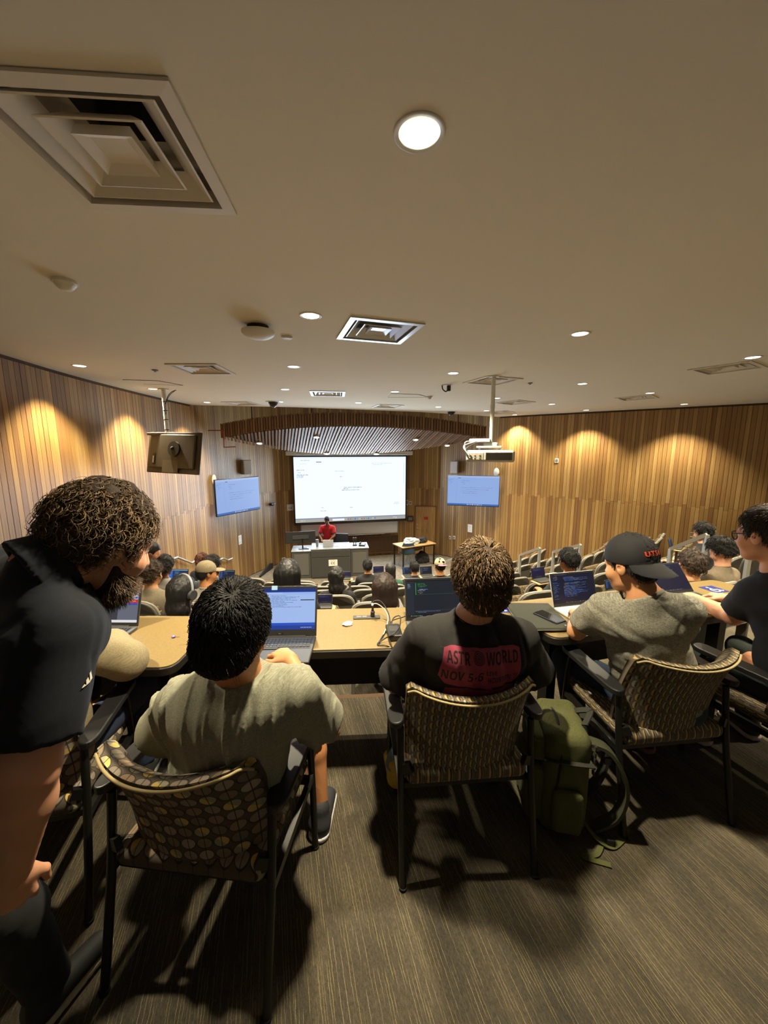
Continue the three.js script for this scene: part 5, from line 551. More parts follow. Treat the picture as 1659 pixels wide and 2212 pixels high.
const heatherTex = (() => { seed = 92; return dataTex(256, 256, (x, y) => { const v = 200 + (rnd() - 0.5) * 70 + vnoise(x * 0.12, y * 0.5, 1) * 45; return [v, v, v * 0.985]; }); })();
const cloth = (c, o = {}) => mat(c, 0.92, { map: clothTex, ...o });
const SKIN = { fair: mat('#c99273', 0.55), tan: mat('#bb7f52', 0.55), olive: mat('#b98560', 0.55), dark: mat('#6e452f', 0.5), warm: mat('#c48c62', 0.55) };
const hairMat = new THREE.MeshPhysicalMaterial({ color: 0xffffff, vertexColors: true, roughness: 0.6, side: THREE.DoubleSide });
const lin = (r, g, b) => new THREE.Color().setRGB(r, g, b);
function shoe(parent, o, ankle, toeDir, m, sole, s = 1, cs = 0.007) { const d = toeDir.clone().setY(0).normalize(), base = ankle.clone(), F = fieldFor([base, base.clone().addScaledVector(d, 0.2)], 0.11, cs); base.y = o.y; const up = (k, y) => base.clone().addScaledVector(d, k).setY(o.y + y), lat = d.clone().cross(UPV).normalize(); F.cone(up(-0.03, 0.055), up(0.14, 0.04), 0.04 * s, 0.032 * s, 0.02, lat, 1.15); F.cone(up(-0.02, 0.07), up(-0.01, 0.12), 0.04 * s, 0.042 * s, 0.03); F.cut(up(0, 0.022), V3(0, -1, 0)); const u = part('shoe', reorigin(F.mesh(), o), m, parent); const G = fieldFor([base, base.clone().addScaledVector(d, 0.2)], 0.11, cs); G.cone(up(-0.035, 0.02), up(0.145, 0.02), 0.042 * s, 0.036 * s, 0.01, lat, 1.12); G.cut(up(0, 0.03), UPV); G.cut(up(0, 0.002), V3(0, -1, 0)); part('sole', reorigin(G.mesh(), o), sole, u); }
// a clothed figure from joints; every point is in world space
function figure(label, J, o) {
  const floor = o.floor ?? 0, origin = V3(J.hip.x, floor, J.hip.z), P0 = thing('person', label, 'person', origin, 0, o.group), put = (n, g, m, par = P0) => part(n, reorigin(g, origin), m, par), cell = o.cell ?? 0.009, R = J.shR.clone().sub(J.shL).normalize(), sc = o.build ?? 1;
  const B = headBasis(J.face, J.roll ?? 0), hs = o.headScale ?? 1, chest = lerp3(J.shL, J.shR, 0.5).add(V3(0, -0.07, 0)), waist = lerp3(J.hip, chest, 0.42);
  // body, one continuous skin surface
  const all = Object.values(J).filter((p) => p.isVector3 && p !== J.face), F = fieldFor([...all, J.head.clone().add(V3(0, 0.05, 0))], 0.14, cell);
  addHead(F, J.head, B, J.neck, hs); F.cone(J.neck, chest, 0.06, 0.085, 0.03, R, 1.2); F.cone(chest, waist, 0.085, 0.08, 0.04, R, 1.4); F.cone(waist, J.hip, 0.08, 0.085, 0.04, R, 1.4);
  for (const s of ['L', 'R']) { const sh = J['sh' + s], el = J['el' + s], wr = J['wr' + s]; F.cone(chest, sh, 0.055, 0.05, 0.03); F.cone(sh, el, 0.047 * sc, 0.04 * sc, 0.02); F.cone(el, lerp3(el, wr, 0.3), 0.04 * sc, 0.043 * sc, 0.02); F.cone(lerp3(el, wr, 0.3), wr, 0.043 * sc, 0.029 * sc, 0.02); if (J['kn' + s]) { F.cone(J.hip, J['kn' + s], 0.07, 0.055, 0.03); if (J['an' + s]) { F.cone(J['kn' + s], lerp3(J['kn' + s], J['an' + s], 0.35), 0.05, 0.052, 0.02); F.cone(lerp3(J['kn' + s], J['an' + s], 0.35), J['an' + s], 0.052, 0.034, 0.02); } } if (!o.fineHands) addHand(F, wr, J['hd' + s].clone().sub(wr), J['bk' + s] ?? UPV, s === 'R' ? 1 : -1, o.curl ?? 0.45); }
  const skinGeos = [F.mesh()]; if (o.fineHands) for (const s of ['L', 'R']) if (!(o.noHand ?? '').includes(s)) skinGeos.push(handGeo(J['wr' + s], J['hd' + s].clone().sub(J['wr' + s]), J['bk' + s] ?? UPV, s === 'R' ? 1 : -1, o.curl ?? 0.5, lerp3(J['el' + s], J['wr' + s], 0.72)));
  if (o.fineHead) { const H = fieldFor([J.head], 0.15, 0.0045); addHead(H, J.head, B, J.neck, hs); H.cut(lerp3(J.head, J.neck, 0.8), J.neck.clone().sub(J.head).normalize()); H.each((x, y, z, d) => d - 0.0008); skinGeos.push(H.mesh()); }
  put('body', mergeGeometries(skinGeos), o.skin);
  // shirt
  const S = fieldFor([J.hip, chest, J.shL, J.shR, J.elL, J.elR, J.neck, J.hip.clone().add(V3(0, -0.1, 0))], 0.17, o.shirtCell ?? cell), lo = o.loose ?? 0.012;
  S.cone(J.hip, waist, 0.118 + lo, 0.108 + lo, 0.05, R, 1.32); S.cone(waist, chest, 0.108 + lo, 0.118 + lo, 0.05, R, 1.38); S.cone(lerp3(chest, J.shL, 0.72).add(V3(0, -0.01, 0)), lerp3(chest, J.shR, 0.72).add(V3(0, -0.01, 0)), 0.078 + lo, 0.078 + lo, 0.05);
  S.cone(J.neck.clone().add(V3(0, -0.005, 0)), chest, 0.063 + lo * 0.3, 0.1, 0.03, R, 1.15);
  for (const s of ['L', 'R']) { const sh = J['sh' + s], el = J['el' + s]; S.cone(J.neck.clone().add(V3(0, -0.035, 0)), sh, 0.055 + lo * 0.4, 0.05 + lo * 0.4, 0.035); const sl = o.sleeve ?? 0.62, end = sl > 1 ? lerp3(el, J['wr' + s], sl - 1) : lerp3(sh, el, sl); const mid = sl > 1 ? el : lerp3(sh, el, sl + 0.12); S.cone(sh, mid, 0.056 + lo * 0.55, (sl > 1 ? 0.052 : 0.056) + lo * 1.45, 0.03); if (sl > 1) S.cone(el, lerp3(el, J['wr' + s], sl - 0.9), 0.052 + lo, 0.042 + lo, 0.03); const ax = (sl > 1 ? J['wr' + s].clone().sub(el) : el.clone().sub(sh)).normalize(); S.cutNear(end, ax, 0.13 + lo); }
  S.cut(J.hip.clone().add(V3(0, o.hem ?? -0.06, 0)), V3(0, -1, 0)); const nd = J.neck.clone().sub(chest).normalize(); S.cutNear(J.neck.clone().addScaledVector(nd, o.collarUp ?? 0.012), J.head.clone().sub(J.neck).normalize(), 0.1);
  if (o.fold) { const [amp, fx, fy, seedk] = o.fold; S.each((x, y, z, d) => { const a = (x * R.x + z * R.z) * fx, b = y * fy, n = vnoise(a + seedk + 0.6 * b, b * 0.8, z * 3), m = vnoise(a * 0.45 + 9, b * 1.6 + seedk, z * 5 + 3); const n2 = vnoise(a * 2.1 + 17, b * 1.3 + seedk, z * 7); return d + amp * (Math.max(0, 1 - Math.abs(n) * 3.2) * (0.35 + 0.75 * Math.max(0, m + 0.4))) + amp * 0.35 * Math.max(0, 1 - Math.abs(n2) * 4) - amp * 0.5 * m; }); }
  const shirt = put('shirt', S.mesh(o.uvk ?? 6), o.shirt); shirt.userData.label = o.shirtLabel; if (!o.shirtLabel) delete shirt.userData.label;
  if (o.collar !== false) { const ring_ = []; const ax = J.head.clone().sub(J.neck).normalize(), c = J.neck.clone().addScaledVector(nd, 0.008); const u = R.clone().addScaledVector(ax, -R.dot(ax)).normalize(), w = ax.clone().cross(u); for (let i = 0; i < 20; i++) { const a = i / 20 * 6.2832; ring_.push(c.clone().addScaledVector(u, Math.cos(a) * 0.064).addScaledVector(w, Math.sin(a) * 0.061)); } put('collar', new THREE.TubeGeometry(new THREE.CatmullRomCurve3(ring_, true), 60, 0.009, 8, true), o.shirt); }
  // trousers
  if (J.knL && o.trousers) { const T = fieldFor([J.hip, J.knL, J.knR, J.anL ?? J.knL, J.anR ?? J.knR], 0.16, o.legCell ?? 0.012); T.cone(lerp3(J.hip, waist, 0.35), J.hip, 0.118, 0.125, 0.04, R, 1.28); for (const s of ['L', 'R']) { const hj = J.hip.clone().addScaledVector(R, s === 'R' ? 0.085 : -0.085).add(V3(0, -0.01, 0)); T.cone(hj, J['kn' + s], 0.092, 0.07, 0.04); if (J['an' + s]) T.cone(J['kn' + s], J['an' + s], 0.068, 0.056, 0.03); if (o.shorts) T.cutNear(lerp3(hj, J['kn' + s], 0.94), J['kn' + s].clone().sub(hj).normalize(), 0.14); else if (J['an' + s]) T.cutNear(J['an' + s].clone().add(V3(0, 0.01, 0)), V3(0, -1, 0), 0.1); } if (o.shorts) for (const s of ['L', 'R']) T.each((x, y, z, d) => y < J['kn' + s].y - 0.1 ? 0.2 : d); T.each((x, y, z, d) => d - 0.004 * vnoise(x * 22, y * 14, z * 22)); put('trousers', T.mesh(), o.trousers); }
  if (o.shoes && J.anL) for (const s of ['L', 'R']) shoe(P0, origin, J['an' + s], J.toe ?? J.face, o.shoes[0], o.shoes[1], 1, o.shoeCell);
  return { P0, put, S, F, B, origin, J, R, chest };
}
const eyeWhite = mat('#d8d4cc', 0.25), eyeDark = mat('#1a120c', 0.2);
function eyes(fig) { for (const q of [-1, 1]) { const c = hp(fig.J.head, fig.B, q * 0.031, -0.003, 0.08); const e = fig.put('eye', new THREE.SphereGeometry(0.0125, 16, 12).translate(c.x, c.y, c.z), eyeWhite); const i = hp(fig.J.head, fig.B, q * 0.031, -0.004, 0.0895); part('iris', reorigin(new THREE.SphereGeometry(0.0055, 12, 8).translate(i.x, i.y, i.z), fig.origin), eyeDark, e); const a = hp(fig.J.head, fig.B, q * 0.016, 0.018, 0.094), b = hp(fig.J.head, fig.B, q * 0.031, 0.024, 0.092), d = hp(fig.J.head, fig.B, q * 0.048, 0.017, 0.08); fig.put('eyebrow', new THREE.TubeGeometry(new THREE.CatmullRomCurve3([a, b, d]), 10, 0.0038, 6), fig.browMat ?? eyeDark); } }
// ---------------------------------------------------------------- the people at the rear desks
seed = 101;
const hairBase = { black: mat('#0b0a09', 0.85), brown: mat('#2b1d12', 0.85), dkbrown: mat('#1d140d', 0.85) };
{ // man in the olive T-shirt, seen from behind
  const J = { hip: P(-0.565, 1.16, 0.5), neck: P(-0.452, 1.09, 1.03), head: P(-0.437, 1.045, 1.178), shL: P(-0.645, 1.1, 0.915), shR: P(-0.275, 1.09, 0.965), elL: P(-0.79, 1.22, 0.69), wrL: P(-0.66, 1.46, 0.775), hdL: P(-0.6, 1.6, 0.785), elR: P(-0.2, 1.24, 0.71), wrR: P(-0.385, 1.47, 0.845), hdR: P(-0.48, 1.56, 0.85), knL: P(-0.74, 1.6, 0.5), knR: P(-0.33, 1.58, 0.5), anL: P(-0.72, 1.62, 0.09), anR: P(-0.285, 1.5, 0.09), face: V3(0.05, -0.28, -1), roll: 0.08, toe: V3(0.1, 0, -1) };
  const f = figure('man in an olive grey T-shirt typing at the black laptop', J, { skin: SKIN.tan, shirt: cloth('#a5a48e'), trousers: cloth('#2a2a2c'), shorts: true, shoes: [mat('#26262a', 0.8), mat('#cfccd2', 0.7)], fineHands: true, cell: 0.0115, shirtCell: 0.0065, loose: 0.02, fold: [-0.014, 19, 2.6, 4], sleeve: 0.74, headScale: 1.08 });
  f.put('hair', hairShell(J.head, f.B, { s: 1.08, th: 0.008, nape: -0.105, noise: [0.003, 60] }), hairBase.black);
  f.put('hair_strands', strandMesh(combed(J.head, f.B, 5600, { s: 1.08, len: 0.055, whorl: [0.02, 0.1, -0.075], nape: -0.11, lift: 0.17, mess: 0.55, fall: 0.45, swirl: 0.6, r: 0.0012 }), 0.0011, lin(0.003, 0.0027, 0.0024), lin(0.014, 0.012, 0.01)), hairMat);
}
{ // man with the red back print
  const J = { hip: P(0.325, 1.5, 0.5), neck: P(0.35, 1.425, 1.06), head: P(0.362, 1.385, 1.212), shL: P(0.15, 1.43, 0.965), shR: P(0.545, 1.44, 0.965), elL: P(0.05, 1.52, 0.71), wrL: P(0.135, 1.78, 0.785), hdL: P(0.18, 1.9, 0.785), elR: P(0.66, 1.56, 0.72), wrR: P(0.5, 1.82, 0.79), hdR: P(0.43, 1.92, 0.785), knL: P(0.16, 1.93, 0.5), knR: P(0.5, 1.95, 0.5), anL: P(0.06, 1.74, 0.09), anR: P(0.56, 1.8, 0.09), face: V3(-0.03, -0.2, -1), toe: V3(-0.2, 0, -1) };
  const f = figure('man in a black T-shirt with a faded red back print', J, { skin: SKIN.fair, shirt: cloth('#211f1d'), trousers: cloth('#7d95ab'), shoes: [mat('#b99a2c', 0.7), mat('#1c1c1c', 0.8)], fineHands: true, cell: 0.0115, shirtCell: 0.007, loose: 0.028, fold: [0.01, 11, 4, 11], sleeve: 0.9, headScale: 1.03 });
  f.put('hair', hairShell(J.head, f.B, { s: 1.05, th: 0.013, nape: -0.105, noise: [0.004, 50] }), hairBase.brown);
  f.put('hair_strands', strandMesh(combed(J.head, f.B, 5800, { s: 1.05, len: 0.066, whorl: [0.012, 0.105, -0.062], nape: -0.108, lift: 0.27, mess: 0.55, fall: 0.4, swirl: 0.45, r: 0.0014 }), 0.0012, lin(0.02, 0.011, 0.005), lin(0.24, 0.145, 0.06)), hairMat);
  const U = f.R.clone(), back = U.clone().cross(UPV).normalize(), ctr = f.chest.clone().add(V3(0.004, -0.02, 0)).addScaledVector(back, 0.05);
  const tex = canvasTex(1024, 640, (g, w, h) => {
    seed = 7; const blob = (pts, c) => { g.fillStyle = c; g.beginPath(); pts.forEach(([x, y], i) => i ? g.lineTo(x, y) : g.moveTo(x, y)); g.closePath(); g.fill(); };
    blob([[110, 36], [180, 14], [420, 24], [900, 20], [965, 40], [980, 180], [1000, 350], [970, 420], [700, 440], [640, 460], [400, 436], [120, 420], [44, 340], [60, 240], [90, 150]], '#8e3348'); blob([[130, 470], [300, 440], [520, 470], [900, 455], [960, 500], [940, 620], [80, 622]], '#7a2a3a');
    for (let i = 0; i < 900; i++) { g.fillStyle = ['rgba(190,80,100,0.25)', 'rgba(40,14,18,0.3)', 'rgba(150,50,70,0.3)'][i % 3]; const x = 60 + rnd() * 900, y = 20 + rnd() * 590; g.fillRect(x, y, rr(4, 60), rr(1, 4)); }
    g.fillStyle = '#17110f'; g.textAlign = 'center'; g.save(); g.scale(1.0, 1.55); g.font = 'bold 108px sans-serif'; g.fillText('ASTR', 262, 116); g.fillText('WORLD', 758, 116); g.restore(); g.strokeStyle = '#17110f'; g.lineWidth = 9; for (let r = 10; r < 66; r += 17) { g.beginPath(); g.ellipse(486, 118, r * 0.88, r * 1.05, 0, 0, 7); g.stroke(); }
    g.save(); g.transform(1, 0, -0.12, 1.2, 40, 0); g.font = 'bold 120px sans-serif'; g.fillText('NOV', 190, 300); g.fillText('5', 385, 300); g.fillText('6', 500, 300); g.beginPath(); g.arc(445, 262, 12, 0, 7); g.fill(); g.restore(); g.font = 'bold 62px sans-serif'; g.fillText('LIVE', 630, 285); g.save(); g.scale(0.86, 1.3); g.font = 'bold 68px sans-serif'; g.fillText('HOUSTON, TX', 905, 288); g.restore(); g.fillRect(150, 436, 240, 12); g.fillRect(640, 436, 240, 12);
  });
  f.put('back_print', patchOn(f.S, ctr, U, UPV, back.clone().multiplyScalar(-1), 0.335, 0.235, 48, 34, 0.002), new THREE.MeshStandardMaterial({ map: tex, transparent: true, alphaTest: 0.4, roughness: 0.75, side: THREE.DoubleSide })).userData.label = 'cracked red print with black lettering';
}
{ // man in the backward cap
  const J = { hip: P(1.345, 1.7, 0.5), neck: P(1.185, 1.66, 1.045), head: P(1.13, 1.71, 1.185), shL: P(1.035, 1.74, 0.955), shR: P(1.365, 1.64, 0.985), elL: P(0.985, 1.85, 0.782), wrL: P(1.065, 1.99, 0.8), hdL: P(1.12, 2.14, 0.79), elR: P(1.5, 1.86, 0.76), wrR: P(1.34, 2.06, 0.8), hdR: P(1.26, 2.16, 0.79), knL: P(1.06, 2.08, 0.5), knR: P(1.42, 2.13, 0.52), anL: P(1.1, 1.95, 0.09), anR: P(1.5, 2.0, 0.09), face: V3(-0.5, -0.32, -1), toe: V3(-0.1, 0, -1) };
  const f = figure('man in a grey T-shirt and backward black cap at the white laptop', J, { skin: SKIN.warm, shirt: mat('#9d9a8b', 0.92, { map: heatherTex }), uvk: 5, trousers: cloth('#2f4158'), shoes: [mat('#24201f', 0.8), mat('#7c5a4a', 0.8)], fineHands: true, fineHead: true, cell: 0.0115, shirtCell: 0.007, loose: 0.016, fold: [0.011, 4, 10, 21], sleeve: 0.72, noHand: '' });
  eyes(f); f.put('hair', hairShell(J.head, f.B, { th: 0.009, nape: -0.092, noise: [0.002, 60] }), hairBase.black); f.put('hair_strands', strandMesh(combed(J.head, f.B, 2600, { len: 0.022, nape: -0.094, lift: 0.08, mess: 0.4, fall: 1.2, r: 0.001 }), 0.001, lin(0.004, 0.0035, 0.003), lin(0.02, 0.015, 0.011)), hairMat);
  const B = f.B, C = J.head, D = fieldFor([C], 0.17, 0.005); D.ell(hp(C, B, 0, 0.036, -0.012), [0.094, 0.106, 0.112], B, 0.01); D.each((x, y, z, d) => { const p = V3(x, y, z).sub(C), ly = p.dot(B[1]), lz = p.dot(B[2]); return Math.max(d, (0.008 + lz * 0.22 - ly)); });
  const capM = mat('#16161a', 0.85), cap = f.put('cap', D.mesh(), capM);
  const v = [], id = [], nu = 18, nv = 8; for (let s = 0; s < 2; s++) for (let j = 0; j <= nv; j++) for (let i = 0; i <= nu; i++) { const a = (i / nu - 0.5) * 2.5, k = j / nv, len = 0.075 * Math.sqrt(Math.max(0, 1 - (a / 1.28) ** 2)), x = Math.sin(a) * 0.088, z = -0.012 - Math.cos(a) * 0.106 - len * k * 0.9, y = 0.004 - len * k * 0.75 - Math.abs(x) * 0.22 * k - s * 0.004; const q = hp(C, B, x, y, z).sub(f.origin); v.push(q.x, q.y, q.z); } const R_ = nu + 1, O_ = R_ * (nv + 1); for (let j = 0; j < nv; j++) for (let i = 0; i < nu; i++) for (let s = 0; s < 2; s++) { const a = s * O_ + j * R_ + i; id.push(a, a + 1, a + R_ + 1, a, a + R_ + 1, a + R_); } for (let i = 0; i < nu; i++) { const a = nv * R_ + i; id.push(a, a + 1, a + 1 + O_, a, a + 1 + O_, a + O_); }
  const bg = new THREE.BufferGeometry(); bg.setAttribute('position', new THREE.Float32BufferAttribute(v, 3)); bg.setAttribute('uv', new THREE.Float32BufferAttribute(new Float32Array(v.length / 3 * 2), 2)); bg.setIndex(id); bg.computeVertexNormals(); part('brim', bg, capM, cap); const bt = hp(C, B, 0, 0.14, -0.012); part('button', reorigin(new THREE.SphereGeometry(0.008, 12, 8).translate(bt.x, bt.y, bt.z), f.origin), capM, cap);
  const tex = canvasTex(256, 96, (g, w, h) => { g.fillStyle = '#d2401c'; g.font = 'bold 84px sans-serif'; g.textAlign = 'center'; g.fillText('UTSA', w / 2, 78); }); const dir = B[2].clone(); const pc = hp(C, B, -0.016, 0.044, -0.1);
  const pat = patchOn(D, pc, B[0].clone(), B[1].clone(), dir, 0.1, 0.034, 20, 8, 0.002); part('lettering', reorigin(pat, f.origin), new THREE.MeshStandardMaterial({ map: tex, transparent: true, alphaTest: 0.4, roughness: 0.7, side: THREE.DoubleSide }), cap).userData.label = 'orange embroidered letters';
  const wa = lerp3(J.wrL, J.elL, 0.1), wd = J.wrL.clone().sub(J.elL).normalize(), g = cyl(0.036, 0.037, 0.028, 0, 0, 0, 0, 0, 24).applyQuaternion(new THREE.Quaternion().setFromUnitVectors(UPV, wd)).translate(wa.x, wa.y, wa.z); const w = f.put('wrist_watch', g, M.blackPlastic);
}
{ // man with black glasses at the right
  const J = { hip: P(2.08, 1.72, 0.5), neck: P(1.89, 1.77, 1.13), head: P(1.83, 1.81, 1.3), shL: P(1.84, 1.84, 1.0), shR: P(2.15, 1.72, 1.04), elL: P(1.9, 1.98, 0.8), wrL: P(1.92, 2.25, 0.797), hdL: P(1.95, 2.38, 0.79), elR: P(2.25, 2.0, 0.8), wrR: P(2.12, 2.26, 0.795), hdR: P(2.06, 2.38, 0.79), knL: P(1.84, 2.04, 0.52), knR: P(2.15, 2.16, 0.52), anL: P(1.88, 2.06, 0.09), anR: P(2.2, 2.1, 0.09), face: V3(-0.34, -0.2, -1), toe: V3(0, 0, -1) };
  const f = figure('man in a navy T-shirt and black glasses typing at the right', J, { skin: SKIN.fair, shirt: cloth('#20242e'), trousers: cloth('#27302f'), shoes: [mat('#3a2a2a', 0.8), mat('#b8a8a8', 0.8)], fineHands: true, fineHead: true, cell: 0.0115, loose: 0.016, fold: [0.008, 9, 5, 31], sleeve: 0.7 });
  f.browMat = hairBase.dkbrown; eyes(f); f.put('hair', hairShell(J.head, f.B, { th: 0.008, top: 1.8, nape: -0.07, front: 0.078, noise: [0.003, 50] }), hairBase.dkbrown); seed = 103; f.put('hair_strands', strandMesh(combed(J.head, f.B, 2600, { len: 0.026, nape: -0.07, front: 0.085, lift: 0.12, mess: 0.25, fall: 0.3, swirl: 0.2, r: 0.0011 }), 0.0011, lin(0.02, 0.011, 0.006), lin(0.07, 0.04, 0.022)), hairMat);
  const B = f.B, C = J.head, lens = (q) => [[-0.023, 0.016], [0.0, 0.019], [0.023, 0.015], [0.025, -0.005], [0.014, -0.02], [-0.012, -0.02], [-0.024, -0.006]].map(([x, y]) => hp(C, B, q * 0.034 + x, -0.002 + y, 0.108 - Math.abs(q * 0.034 + x) * 0.12)); const gl = f.put('glasses', mergeGeometries([new THREE.TubeGeometry(new THREE.CatmullRomCurve3(lens(1), true), 40, 0.0028, 8, true), new THREE.TubeGeometry(new THREE.CatmullRomCurve3(lens(-1), true), 40, 0.0028, 8, true), bar(hp(C, B, -0.01, 0.006, 0.108), hp(C, B, 0.01, 0.006, 0.108), 0.0026, 8).toNonIndexed ? new THREE.TubeGeometry(new THREE.LineCurve3(hp(C, B, -0.011, 0.006, 0.107), hp(C, B, 0.011, 0.006, 0.107)), 2, 0.0026, 8) : null, ...[-1, 1].map((q) => new THREE.TubeGeometry(new THREE.CatmullRomCurve3([hp(C, B, q * 0.058, 0.008, 0.1), hp(C, B, q * 0.074, 0.008, 0.06), hp(C, B, q * 0.082, 0.006, 0.0), hp(C, B, q * 0.08, -0.02, -0.025)]), 20, 0.0028, 8))]), M.black);
}
{ // curly-haired bearded man leaning in from the left
  const J = { hip: P(-0.97, 0.58, 0.93), neck: P(-0.74, 0.815, 1.445), head: P(-0.675, 0.905, 1.487), shL: P(-1.0, 0.98, 1.38), shR: P(-0.66, 0.735, 1.345), elL: P(-1.13, 0.84, 1.1), wrL: P(-1.11, 0.97, 0.88), hdL: P(-1.09, 1.04, 0.79), elR: P(-0.675, 0.645, 1.1), wrR: P(-0.765, 0.665, 0.845), hdR: P(-0.785, 0.67, 0.73), bkR: V3(0.75, 0, 0.65), knL: P(-1.15, 0.72, 0.5), knR: P(-0.97, 0.82, 0.5), anL: P(-1.25, 0.55, 0.09), anR: P(-1.02, 0.93, 0.09), face: V3(0.52, -0.5, -0.86), roll: 0.0, toe: V3(0.35, 0, -1) };
  const f = figure('curly-haired bearded man in a navy polo shirt leaning over the desk', J, { skin: SKIN.fair, shirt: cloth('#141a28'), trousers: cloth('#191c1c'), shoes: [mat('#1e1f1f', 0.7), mat('#b9b39c', 0.8)], fineHands: true, fineHead: true, cell: 0.0115, shirtCell: 0.008, loose: 0.022, fold: [0.012, 6, 6, 41], sleeve: 0.82, build: 1.16, headScale: 1.0, curl: 0.45, collarUp: 0.05, hem: -0.14 });
  f.browMat = hairBase.brown; eyes(f); const B = f.B, C = J.head; seed = 107;
  f.put('hair', hairShell(C, B, { s: 0.97, th: 0.018, top: 1.4, nape: -0.1, front: 0.06, noise: [0.008, 34] }), hairBase.brown); f.put('hair_curls', strandMesh(curls(C, B, 3500, { s: 0.98, len: 0.05, nape: -0.1, front: 0.055 }), 0.0016, lin(0.025, 0.014, 0.005), lin(0.22, 0.13, 0.05)), hairMat);
  const D = fieldFor([C], 0.16, 0.005); D.ell(hp(C, B, 0, -0.075, 0.03), [0.066, 0.056, 0.066], B, 0.02); D.ell(hp(C, B, 0, -0.112, 0.058), [0.046, 0.04, 0.046], B, 0.03); D.each((x, y, z, d) => { const p = V3(x, y, z).sub(C), lx = p.dot(B[0]), ly = p.dot(B[1]), lz = p.dot(B[2]); return Math.max(d - 0.005 * vnoise(x * 70, y * 70, z * 70), ly + 0.046 - Math.max(0, Math.abs(lx) - 0.052) * 2.2 + Math.max(0, lz - 0.085) * 1.4, 0.014 - lz); });
  f.put('beard', D.mesh(), hairBase.brown); const bs = []; for (let i = 0; i < 2400; i++) { const a = rr(-2.0, 2.0), u = rr(-1, 0.4), N = V3(Math.sin(a) * Math.sqrt(1 - u * u), u, Math.cos(a) * Math.sqrt(1 - u * u)), p = V3(N.x * 0.064, -0.09 + N.y * 0.06, 0.035 + N.z * 0.064); if (p.y > -0.055 + Math.max(0, Math.abs(p.x) - 0.05) * 2 || p.z < 0.02) continue; const d = N.clone().add(V3(rr(-0.6, 0.6), -0.7 + rr(-0.5, 0.5), rr(-0.3, 0.6))).normalize(), L = rr(0.012, 0.03); bs.push({ pts: [0, 0.5, 1].map((t) => hp(C, B, p.x + d.x * L * t, p.y + d.y * L * t, p.z + d.z * L * t)), r: 0.0009 }); } f.put('beard_strands', strandMesh(bs, 0.0009, lin(0.03, 0.017, 0.008), lin(0.17, 0.095, 0.04)), hairMat);
  const cl = fieldFor([J.neck, C], 0.13, 0.006), ax = C.clone().sub(J.neck).normalize(); cl.cone(J.neck.clone().addScaledVector(ax, -0.03), J.neck.clone().addScaledVector(ax, 0.028), 0.086, 0.072, 0.01); cl.cone(J.neck.clone().addScaledVector(ax, -0.06), J.neck.clone().addScaledVector(ax, 0.06), 0.02, 0.02, 0.001); const inner = J.neck; cl.each((x, y, z, d) => { const p = V3(x, y, z).sub(inner), t = p.dot(ax), r = p.addScaledVector(ax, -t).length(); return Math.max(d, t - 0.035, -0.035 - t, 0.062 - r); }); f.put('polo_collar', cl.mesh(), f.P0.children.find((c) => c.name === 'shirt').material);
  const tex = canvasTex(128, 128, (g) => { g.fillStyle = '#d9d3bd'; for (const [x, y0] of [[8, 92], [42, 60], [78, 28]]) { g.beginPath(); g.moveTo(x, 112); g.lineTo(x - 4 + 8, y0 + 12); g.lineTo(x + 22, y0); g.lineTo(x + 34, 112); g.closePath(); g.fill(); } });
  const dirv = J.shR.clone().lerp(J.elR, 0.6).sub(V3(-0.2, 1.5, 0)).normalize(), Uv = V3(0.5, 0, -0.87).normalize(), look = V3(-0.87, -0.1, -0.5).normalize(), pc = atF(196, 1466, 0.7); f.put('sleeve_emblem', patchOn(f.S, pc, Uv, UPV, look, 0.036, 0.032, 14, 12, 0.002), new THREE.MeshStandardMaterial({ map: tex, transparent: true, alphaTest: 0.4, roughness: 0.7, side: THREE.DoubleSide })).userData.label = 'cream three-bar emblem';
}
{ // student in khaki behind the leaning man
  const J = { hip: P(-1.37, 1.4, 0.5), neck: P(-1.4, 1.42, 1.03), head: P(-1.43, 1.45, 1.19), shL: P(-1.6, 1.44, 0.93), shR: P(-1.24, 1.4, 0.94), elL: P(-1.72, 1.58, 0.76), wrL: P(-1.6, 1.78, 0.79), hdL: P(-1.55, 1.9, 0.785), elR: P(-1.13, 1.56, 0.79), wrR: P(-1.34, 1.76, 0.8), hdR: P(-1.42, 1.88, 0.785), knL: P(-1.55, 1.82, 0.5), knR: P(-1.25, 1.84, 0.5), anL: P(-1.55, 1.76, 0.09), anR: P(-1.25, 1.78, 0.09), face: V3(-0.1, -0.25, -1) };
  const f = figure('student in a khaki sweatshirt hidden behind the bearded man', J, { skin: SKIN.fair, shirt: cloth('#a89a76'), trousers: cloth('#2c3a5a'), shoes: [mat('#222222', 0.8), mat('#888888', 0.8)], cell: 0.011, loose: 0.022, fold: [0.005, 7, 5, 51], sleeve: 1.8 }); f.put('hair', hairShell(J.head, f.B, { th: 0.014, noise: [0.004, 40] }), hairBase.brown);
}
